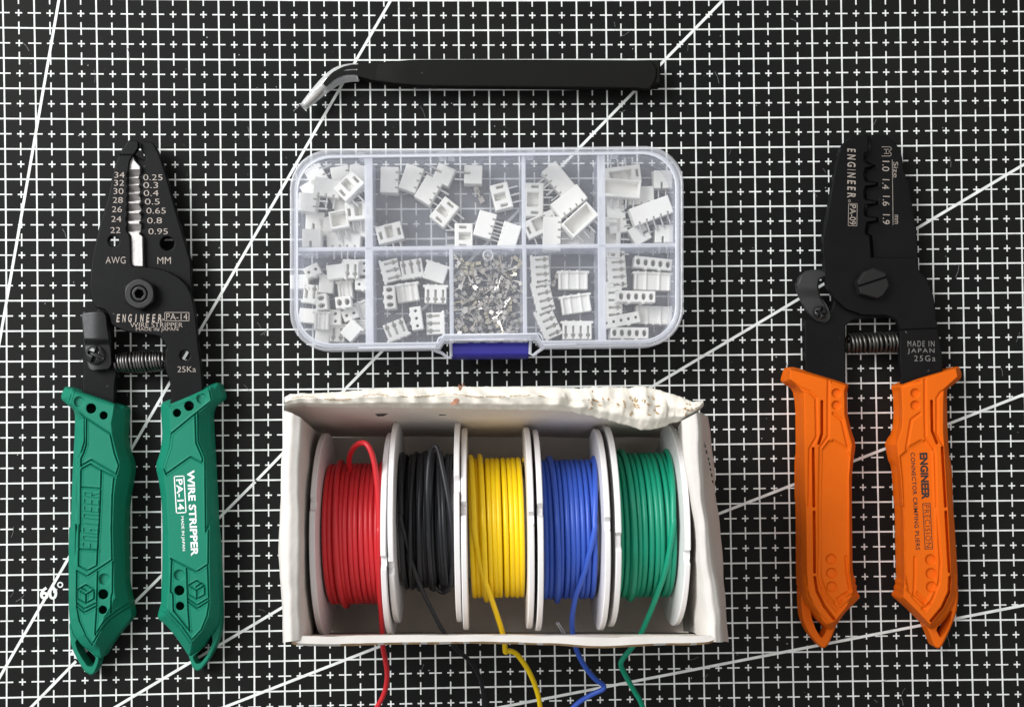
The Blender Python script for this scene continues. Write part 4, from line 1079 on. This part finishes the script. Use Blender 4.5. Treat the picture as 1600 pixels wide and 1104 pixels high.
def terminals():
    def tm(kind):
        mb = MB()
        if kind == 0:      # box contact with crimp wings
            mb.box((.1, 0, .05), .12, .085, .012); mb.box((.1, .043, .085), .12, .012, .08); mb.box((.1, -.043, .085), .12, .012, .08); mb.box((.1, 0, .125), .1, .085, .012)
            mb.box((-.02, 0, .045), .14, .035, .012); mb.box((-.07, .035, .08), .05, .012, .08); mb.box((-.07, -.035, .08), .05, .012, .08)
            mb.box((-.14, .04, .09), .05, .012, .1, .2); mb.box((-.14, -.04, .09), .05, .012, .1, -.2); mb.box((-.12, 0, .045), .1, .06, .012)
        elif kind == 1:    # on its side
            mb.box((.09, 0, .03), .14, .10, .05, bev=.01); mb.box((-.03, .03, .03), .12, .02, .03); mb.box((-.12, 0, .03), .08, .11, .02, .1, bev=.005); mb.box((-.03, -.02, .045), .05, .06, .012)
        else:
            mb.box((0, 0, .03), .3, .03, .03); mb.box((.1, .02, .05), .1, .07, .012); mb.box((-.12, .03, .05), .07, .09, .012, .5)
        return mb
    protos = [tm(k).build('crimp_terminal', mm, None, True) for k in range(3) for mm in (M_TIN, M_BRASS if k else M_TIN)]
    meshes = [p.data for p in protos]
    for p in protos: bpy.data.objects.remove(p)
    rnd = random.Random(11)
    def put(px, py, rz, z, me, label, grp):
        o = bpy.data.objects.new('crimp_terminal', me); COL.objects.link(o)
        c = P1(px, py, z); o.location = (c.x * CM, c.y * CM, z * CM)
        s = rnd.uniform(1.15, 1.5); o.scale = (s, s, s)
        o.rotation_euler = (rnd.uniform(-.5, .5), rnd.uniform(-.4, .4), rz)
        setp(o, label, 'terminal', grp)
    put(748, 304, -1.1, .2, meshes[0], 'single silver crimp terminal alone in the second top compartment', 'loose crimp terminals')
    bpy.context.scene.objects['crimp_terminal'].scale = (1.7, 1.7, 1.7)
    put(867, 438, 1.2, .2, meshes[1], 'single silver crimp terminal alone between the four-way housings', 'loose crimp terminals')
    pts = []; tries = 0
    while len(pts) < 112 and tries < 40000:
        tries += 1
        x, y = rnd.uniform(714, 811), rnd.uniform(404, 531)
        if y < 418 and rnd.random() < .6: continue
        if math.hypot(x - 779, y - 430) < 8 or math.hypot(x - 726, y - 437) < 6: continue
        if all(math.hypot(x - a, y - b) > 7.2 for a, b in pts): pts.append((x, y))
    for x, y in pts:
        k = rnd.choices(range(6), [5, 5, 3, 2, 2, 1])[0]
        put(x, y, rnd.uniform(0, 6.28), rnd.uniform(.16, .34), meshes[k], 'tiny silver crimp terminal in the heap of loose metal terminals behind the blue latch', 'heap of crimp terminals')
terminals()

# ------------------------------------------------------------------ wire spools
MAG = lambda z: H / (H - z)
def wx(px, z): return float(P(px, 830, z)[0])
def spool(color, xl, xr, yw, turns, r0, tail, extra=None, lean=0.0, label='', seed=0, wr=.081, messy=0.0):
    rnd = random.Random(seed)
    R = 3.04; ZC = R + .2; YC = float(P(790, yw, ZC)[1])
    XL, XR = wx(xl, ZC + R), wx(xr, ZC + R)
    t = thing('wire_spool', ((XL + XR) / 2, YC, .22), label, 'wire spool', 'spools of hook-up wire in the box')
    def flange(x, side):
        mb = MB()
        n = 180; x0 = x - .084; x1 = x + .084
        rr = []; c = rnd.uniform(62, 112); c2 = rnd.uniform(200, 340)
        for k in range(n):
            a = 360 * k / n; r = R
            if abs(a - c) < 3.2 or abs(a - c2) < 3.2: r -= .2
            rr.append(r)
        V = []
        for xx, dr in ((x0, .04), (x0 + .025, 0), (x1 - .025, 0), (x1, .04), (x1, .17), (x1 - .02, .2), (x1 - .02, 1.2)) if side > 0 else ((x0 + .02, 1.2), (x0 + .02, .2), (x0, .17), (x0, .04), (x0 + .025, 0), (x1 - .025, 0), (x1, .04)):
            V += [(xx, YC + ((rr[k] if dr < .1 else R) - dr) * math.cos(2 * math.pi * k / n), ZC + ((rr[k] if dr < .1 else R) - dr) * math.sin(2 * math.pi * k / n)) for k in range(n)]
        Fc = []
        for r in range(6):
            for k in range(n):
                a, b = r * n + k, r * n + (k + 1) % n; Fc.append([a, b, b + n, a + n])
        Fc += [list(range(n))[::-1], list(range(6 * n, 7 * n))]
        mb.add(V, Fc, 0, False)
        return mb.build('flange', M_SPOOL, t)
    flange(XL, -1); flange(XR, 1)
    mb = MB(); n = 48
    V = []
    for xx in (XL, XR): V += [(xx, YC + 1.55 * math.cos(2 * math.pi * k / n), ZC + 1.55 * math.sin(2 * math.pi * k / n)) for k in range(n)]
    mb.add(V, [[k, (k + 1) % n, n + (k + 1) % n, n + k] for k in range(n)], 0, True)
    mb.build('hub', M_SPOOL, t)
    x0, x1 = XL + .095 + wr, XR - .095 - wr + (.10 if color == 'yellow' else .02)
    def helix(xa, xb, r, turns, amp, ph, start=0.0):
        N = int(turns * 40); pts = []
        for k in range(N + 1):
            u = k / N; a = start + 2 * math.pi * turns * u
            nz = mnoise.noise(Vector((u * turns * 1.3, ph, 0))); nz2 = mnoise.noise(Vector((u * turns * 1.1, ph + 7, 3)))
            tt = u * turns; step = math.floor(tt) + sstep((tt - math.floor(tt)) * 1.0)
            x = xa + (xb - xa) * (.35 * u + .65 * step / turns) + amp * nz * 2
            x += lean * math.sin(a) * .0
            rr = r + amp * .8 * nz2 + messy * .12 * abs(nz)
            pts.append(Vector((x, YC + rr * math.cos(a), ZC + rr * math.sin(a))))
        return pts
    mb = MB()
    mb.tube(helix(x0 + .08, x1 - .08, r0 - wr * 2.1 - wr, turns, .0, seed + 3.3), wr, 7)
    mb.tube(helix(x0, x1, r0 - wr, turns + .02, .018 + messy * .05, seed + 1.7), wr, 9)
    if messy > .5:
        for q in range(4 if messy > .5 else 1):
            xa_, xb_ = x0 + (x1 - x0) * rnd.uniform(.05, .4), x0 + (x1 - x0) * rnd.uniform(.55, .98)
            if q % 2: xa_, xb_ = xb_, xa_
            mb.tube(helix(xa_, xb_, r0 + wr * rnd.uniform(.2, .8), rnd.uniform(1.6, 3.2), .06, seed + 5.1 + q, rnd.uniform(0, 6)), wr, 9)
    else:
        mb.tube(helix(x0 + (x1 - x0) * .1, x0 + (x1 - x0) * .34, r0 + wr * .55, 1.3, .02, seed + 5.1, 3.6), wr, 9)
    w = mb.build('wire_winding', WIRE[color], t)
    if extra:
        mb = MB(); mb.tube(catmull([P1(*e) for e in extra], 8), wr, 9); mb.build('wire_loop', WIRE[color], t)
    xa, xb = wx(tail[0][0], 5.6), wx(tail[0][1], 5.6); pre = []
    for k in range(12):
        a = math.radians(185 - 92 * k / 11); rr = r0 + wr * (.2 + 1.1 * min(1, k / 4))
        pre.append(Vector((xa + (xb - xa) * k / 11, YC - rr * math.cos(a), ZC + rr * math.sin(a))))
    mb = MB(); mb.tube(catmull(pre + [P1(*e) for e in tail[1:]], 8), wr * .98, 10)
    mb.build('wire_end', WIRE[color], t)
    return t
spool('red', 487, 598.5, 829, 11, 2.13,
      [(592, 591), (592, 915, 4.9), (595.5, 955, 4.4), (597.5, 990, 3.9), (598.5, 1012, 3.5), (603, 1035, 3.0), (605, 1056, 2.6), (601, 1080, 2.2), (589, 1104, 1.8), (560, 1150, .9), (520, 1190, .12)],
      [(548, 742, 3.9), (546, 728, 4.1), (546, 713, 4.4), (552, 700, 4.9), (562, 692, 5.4), (573, 694, 5.6), (582, 712, 5.65), (588, 745, 5.6), (591, 790, 5.5), (592, 830, 5.45)],
      label='spool of red wire at the left end, its end hanging over the front', seed=1)
spool('black', 610, 714, 811, 13, 2.0,
      [(621, 627), (653, 905, 4.75), (677, 957, 4.3), (697, 993, 3.9), (714, 1014, 3.5), (736, 1034, 3.0), (750, 1058, 2.5), (755, 1085, 2.0), (756, 1110, 1.6), (757, 1180, .2)],
      [(670, 830, 5.35), (668, 770, 5.5), (670, 725, 5.35), (675, 701, 5.1), (683, 699, 5.1), (692, 735, 5.4), (702, 790, 5.6), (708, 850, 5.5), (706, 895, 4.9), (703, 915, 4.4), (692, 925, 4.1), (680, 915, 4.1), (672, 895, 4.5)],
      label='spool of black wire between the red and the yellow spools', seed=2, wr=.07, messy=1.0)
spool('yellow', 725, 830.5, 823, 10, 2.12,
      [(735, 742), (753, 890, 5.1), (768, 935, 4.6), (783, 980, 4.05), (788, 1000, 3.7), (789, 1012, 3.55), (790, 1018, 3.45), (796, 1016, 3.4), (808, 1022, 3.2), (824, 1044, 2.8), (836, 1070, 2.4), (844, 1104, 1.9), (850, 1180, .2)],
      label='spool of yellow wire, the middle one of the five spools', seed=3, messy=.2)
spool('blue', 845, 950, 827, 10, 2.12,
      [(943, 929), (914, 890, 5.15), (900, 930, 4.65), (894, 965, 4.2), (896, 995, 3.75), (903, 1020, 3.35), (915, 1042, 3.0), (930, 1060, 2.65), (942, 1069, 2.45), (942, 1076, 2.4), (925, 1084, 2.25), (905, 1096, 2.0), (885, 1115, 1.7), (850, 1150, .8)],
      label='spool of blue wire between the yellow and the green spools', seed=4)
spool('green', 967, 1075, 822, 9.5, 2.2,
      [(1064, 1052), (1041, 885, 5.2), (1026, 930, 4.65), (1010, 970, 4.15), (1000, 992, 3.8), (988, 1010, 3.5), (975, 1026, 3.2), (970, 1037, 3.05), (976, 1052, 2.8), (990, 1077, 2.4), (1004, 1104, 2.0), (1015, 1160, .6)],
      label='spool of green wire at the right end of the open carton', seed=5, wr=.085, messy=.15)

# ------------------------------------------------------------------ carton
def surf(mb, rows, nv=6, amp=0.0, sc=1.0, seed=0.0, m=0, mfun=None, amp_f=None, smooth=True):
    """rows: list of profiles (lists of (px,py,z)), lofted; nv subdivisions across each span"""
    R_ = []
    for r in rows:
        pts = [P1(*q) for q in r]; o = []
        for i in range(len(pts) - 1):
            for k in range(nv): o.append(pts[i].lerp(pts[i + 1], k / nv))
        o.append(pts[-1]); R_.append(o)
    V = []; n = len(R_[0])
    for i, r in enumerate(R_):
        for j, p in enumerate(r):
            a = amp * (amp_f(i / (len(R_) - 1), j / (n - 1)) if amp_f else 1)
            if a: p = p + Vector(mnoise.noise_vector(p * sc + Vector((seed, 0, 0)))) * a + Vector(mnoise.noise_vector(p * sc * 3.1 + Vector((seed, 5, 0)))) * a * .35
            V.append(p)
    Fc = []; mi = []
    for i in range(len(R_) - 1):
        for j in range(n - 1):
            Fc.append([i * n + j, (i + 1) * n + j, (i + 1) * n + j + 1, i * n + j + 1])
    if mfun:
        for k, f in enumerate(Fc): mb.add([V[a] for a in f], [[0, 1, 2, 3]], mfun(k // (n - 1), k % (n - 1), V[f[0]]), smooth)
    else: mb.add(V, Fc, m, smooth)
def lerp_rows(keys, n):
    """keys: list of (t, profile)"""
    out = []
    for i in range(n + 1):
        t = i / n
        for (ta, a), (tb, b) in zip(keys[:-1], keys[1:]):
            if t <= tb + 1e-9:
                u = (t - ta) / (tb - ta)
                out.append([tuple(x * (1 - u) + y * u for x, y in zip(p, q)) for p, q in zip(a, b)]); break
    return out
def carton():
    b = P1(780, 830, 0)
    t = thing('cardboard_box', (b.x, b.y, 0), 'open white cardboard box with a torn crumpled top edge holding five wire spools', 'box')
    mb = MB(); q = [P1(500, 676, .18), P1(1072, 674, .18), P1(1076, 992, .18), P1(500, 992, .18)]
    mb.add([tuple(v) for v in q] + [(v.x, v.y, .02) for v in q], [[3, 2, 1, 0], [0, 1, 5, 4], [1, 2, 6, 5], [2, 3, 7, 6], [3, 0, 4, 7]], 0)
    mb.build('floor_panel', [M_CARDIN], t)
    # left wall
    k0 = [(500, 690, .02), (470, 655, 3.5), (446, 642, 6.5), (444, 640, 6.9), (456, 644, 7.05), (470, 652, 6.95), (473, 655, 6.7), (505, 681, .2)]
    k1 = [(498, 830, .02), (462, 830, 3.5), (436.5, 828, 6.4), (438, 826, 6.9), (450, 826, 7.05), (466, 826, 7.0), (472, 826, 6.7), (505, 830, .2)]
    k2 = [(502, 975, .02), (468, 990, 3.5), (440, 1003, 6.4), (443, 1004, 6.9), (452, 1002, 7.05), (466, 998, 6.9), (474, 996, 6.6), (512, 986, .2)]
    rows = lerp_rows([(0, k0), (.5, k1), (1, k2)], 44)
    mb = MB(); surf(mb, rows, 4, .07, .6, 1.0); 
    mb.build('side_wall', [M_CARD], t)
    # right wall
    k0 = [(1045, 690, .02), (1090, 660, 3.6), (1106, 650, 5.0), (1092, 644, 6.9), (1086, 645, 7.05), (1072, 652, 6.95), (1062, 657, 6.8), (1054, 681, .2)]
    k1 = [(1085, 830, .02), (1120, 832, 3.6), (1126, 832, 5.0), (1108, 830, 6.9), (1101, 829, 7.0), (1093, 829, 6.95), (1088, 829, 6.8), (1064, 830, .2)]
    k2 = [(1095, 975, .02), (1128, 990, 3.6), (1138, 1001, 5.0), (1126, 1002, 6.8), (1116, 1001, 6.95), (1106, 998, 6.85), (1100, 996, 6.6), (1066, 984, .2)]
    rows = lerp_rows([(0, k0), (.5, k1), (1, k2)], 44)
    mb = MB(); surf(mb, rows, 4, .10, .55, 4.0)
    wr_ = mb.build('side_wall', [M_CARD], t)
    mb = MB()
    for x, y, h in ((1097, 681, 4), (1100, 690.5, 3), (1101.5, 696, 3.4), (1104, 706, 4.6), (1107, 716.5, 3), (1108.5, 724, 3.6), (1110, 733, 3), (1112, 742, 4), (1113.5, 752, 3)):
        strip(mb, [(x - .3, y - h / 2), (x + .5, y + h / 2)], 2.2, 6.25)
    mb.build('printed_marks', [M_BLACK], wr_)
    # front wall: thin corrugated board, brown core showing along the cut
    def fr(x, dy=0): 
        t_ = (x - 458) / (1118 - 458)
        wob = 2.0 * math.sin(t_ * 9 + 1) + (5 * math.exp(-((x - 935) / 60) ** 2))
        tip = 4 * max(0, (480 - x) / 22) 
        return wob * .8 + dy
    xs = np.linspace(456, 1117, 70); rows_o = []; rows_c = []; rows_b = []
    for x in xs:
        xf = 750 + (x - 750) / 1.2; w = fr(x); e = min(1, min(x - 456, 1117 - x) / 14 + .25)
        xm = 750 + (x - 750) / 1.09
        rows_o.append([(x, 992 + w * .6 + 6 * (1 - e), 6.9), (xm, 990, 3.4), (xf, 987, .2)])
        rows_c.append([(x, 992 + w * .6 + 6 * (1 - e), 6.9), (x, 1003.2 + w - 4 * (1 - e), 6.92)])
        rows_b.append([(x, 1003.2 + w - 4 * (1 - e), 6.92), (x, 1006.6 + w - 4 * (1 - e), 6.8), (xf, 991, .05)])
    mb = MB(); surf(mb, rows_o, 5, .02, .8, 9); surf(mb, rows_c, 3, .02, 1.4, 9, m=1)
    surf(mb, rows_b, 1, .02, 1.4, 9, mfun=lambda i, j, p: (2 if mnoise.noise(p * 3) > -.15 else 1) if j == 0 else 1)
    mb.build('front_wall', [M_CARDIN, M_CARD, M_KRAFT], t)
    # back wall with its torn, crumpled rim
    yo_k = [(444, 622), (455, 616), (520, 611), (600, 608), (720, 604), (850, 603.5), (900, 605), (950, 602), (985, 603), (1005, 601), (1030, 607), (1060, 617), (1078, 625), (1098, 623)]
    yi_k = [(444, 640), (470, 634), (600, 637), (780, 641), (880, 641), (920, 646), (960, 657), (1000, 668), (1025, 668), (1050, 658), (1066, 655), (1080, 648), (1098, 630)]
    f1 = lambda x, K: float(np.interp(x, [a for a, _ in K], [b_ for _, b_ in K]))
    NS = 330
    xs = np.linspace(444, 1097, NS); rows = []
    for x in xs:
        yo, yi = f1(x, yo_k), f1(x, yi_k); xf = 750 + (x - 750) / 1.2
        jag = 1.3 * mnoise.noise(Vector((x * .09, 0, 0))) + .8 * mnoise.noise(Vector((x * .31, 3, 0)))
        bump = .12 * mnoise.noise(Vector((x * .05, 1, 2)))
        back = min(yi, 640)
        rows.append([(xf, 668, .05), (x, yo + 1, 6.7), (x, yo + jag, 6.9), (x, yo * .6 + yi * .4, 7.1 + bump), (x, yo * .25 + yi * .75, 7.0 + bump), (x, yi + jag, 6.7), (x, back + 3, 6.2), (xf, 682, .2)])
    def tri(x): return abs((x % 2.0) - 1) * 2 - 1
    def rid(v): return 1 - 2 * abs(mnoise.noise(v))
    R_ = []
    for i, r in enumerate(rows):
        pts = [P1(*q) for q in r]; o = []
        for k in range(len(pts) - 1):
            for q in range(6): o.append((pts[k].lerp(pts[k + 1], q / 6), k + q / 6))
        o.append((pts[-1], 7.0)); R_.append(o)
    V = []; nr = len(R_[0])
    for i, o in enumerate(R_):
        u = i / (NS - 1); torn = float(sstep((u - .60) / .1))
        for p, k in o:
            w = math.exp(-((k - 3.6) / 1.5) ** 2)            # strongest on the crest
            wf = math.exp(-((k - 4.6) / 1.3) ** 2)
            wv = Vector((p.x * 1.5 + .6 * mnoise.noise(p * .8), p.y * .55, 0))
            wb = .5 * mnoise.noise(p * .6)
            fold = .40 * tri(p.x * 1.7 + p.y * .9 + wb * 2) + .30 * tri(p.x * 2.9 - p.y * 2.2 + wb * 3 + 1.3) + .22 * tri(p.x * 5.3 + p.y * 1.6 - wb * 4 + .4) + .12 * tri(p.y * 6.1 + p.x * 2.7 + wb * 5)
            fine = rid(Vector((p.x * 7, p.y * 6, 2))) * .02
            dz = torn * (.105 * fold * w + fine * w) + (1 - torn) * (.03 * w * tri(p.x * 3.3 + p.y * 5 + wb * 3))
            dy = torn * .05 * fold * wf - torn * .03
            nv = Vector(mnoise.noise_vector(p * .7)) * .05 * (1 if k > .5 else 0)
            V.append(p + Vector((torn * .06 * rid(wv * 3) * w, dy, dz)) + nv)
    Fc = []; mi = []
    for i in range(NS - 1):
        u = i / (NS - 1)
        for j in range(nr - 1):
            Fc.append([i * nr + j, (i + 1) * nr + j, (i + 1) * nr + j + 1, i * nr + j + 1])
            k = j / 6; p = V[i * nr + j]; m = 0
            if k >= 5: m = 4
            elif k >= 1:
                m = 1
            mi.append(m)
    o = mk('torn_back_wall', [tuple(v) for v in V], Fc, [M_CARD, M_TORN, M_KRAFT, M_RUST, M_CARDIN], t, True, mi)
    # brown fluting showing along the cut edge and in the torn spots
    def SP(fi, fk):
        fi = min(max(fi, 0), NS - 2); jj = fk * 6; a, b = int(fi), int(jj); u, v = fi - a, jj - b
        g = lambda i_, j_: V[i_ * nr + j_]
        p = g(a, b).lerp(g(a + 1, b), u).lerp(g(a, b + 1).lerp(g(a + 1, b + 1), u), v)
        return p + Vector((0, 0, .012))
    def ribbon(mb, path, w):
        for (a, wa), (b, wb_) in zip(list(zip(path, w))[:-1], list(zip(path, w))[1:]):
            d = (b - a); d.z = 0; n = Vector((-d.y, d.x, 0)).normalized()
            mb.add([a + n * wa, a - n * wa, b - n * wb_, b + n * wb_], [[0, 1, 2, 3]], 0)
    rn = random.Random(5); mb = MB()
    fi = 6.0
    while fi < .63 * NS:
        L = rn.uniform(6, 26); path = []; w = []
        for q in range(int(L * 2)):
            f = fi + q * .5
            path.append(SP(f, 3.0 + .5 * mnoise.noise(Vector((f * .035, 0, 9))) + .12 * mnoise.noise(Vector((f * .5, 4, 1)))))
            w.append(max(.003, .011 + .016 * mnoise.noise(Vector((f * .8, 1, 3)))))
        ribbon(mb, path, w); fi += L + rn.uniform(1, 9)
    for c, n_, sp in ((.735, 9, .013), (.86, 26, .03), (.958, 14, .010), (.80, 5, .02)):
        for q in range(n_):
            f, k = (c + rn.gauss(0, sp)) * NS, 3.1 + rn.gauss(0, .38)
            L = rn.uniform(.8, 3.2); a = rn.uniform(0, 3.1)
            path = [SP(f + L * math.cos(a) * (t_ - .5), k + .25 * math.sin(a) * (t_ - .5)) for t_ in (0, .25, .5, .75, 1)]
            ribbon(mb, path, [.004, rn.uniform(.01, .03), rn.uniform(.015, .035), rn.uniform(.01, .03), .004])
    mb.build('exposed_core', [M_KRAFT], o)
    mb = MB()
    ribbon(mb, [SP(.43 * NS - t_ * .6, 1.6 + t_ * .13) for t_ in range(7)], [.04, .12, .09, .12, .09, .05, .02])
    ribbon(mb, [SP(.417 * NS - t_ * 1.1, 3.5 + t_ * .10) for t_ in range(7)], [.02, .05, .10, .08, .09, .05, .02])
    mb.build('rust_mark', [M_RUST], o)
    # small cut slots low on the back wall
    mb = MB()
    for x0, y0, x1, y1 in ((586, 645.5, 607, 648.5), (683, 644, 704, 647), (780, 641, 800, 643)):
        a = [(x0, y0), (x1, y0 - .5), ((x0 + x1) / 2 + 3, y1 + .5), (x0 + 4, y1 + 1)]
        mb.add([P1(x, y + .8, 5.6) + Vector((0, 0, 0)) for x, y in a], [[3, 2, 1, 0]], 0)
    mb.build('cut_slot', [M_BLACK], o)
    # loose silver pin stuck through the front wall
    mb = MB(); mb.tube([P1(869, 972, 3.6), P1(875, 982, 3.6), P1(881, 992, 3.6)], .025, 6); mb.tube([P1(872, 971, 3.6), P1(878, 981, 3.6), P1(884, 991, 3.6)], .025, 6)
    mb.build('staple', [M_PIN], t)
carton()
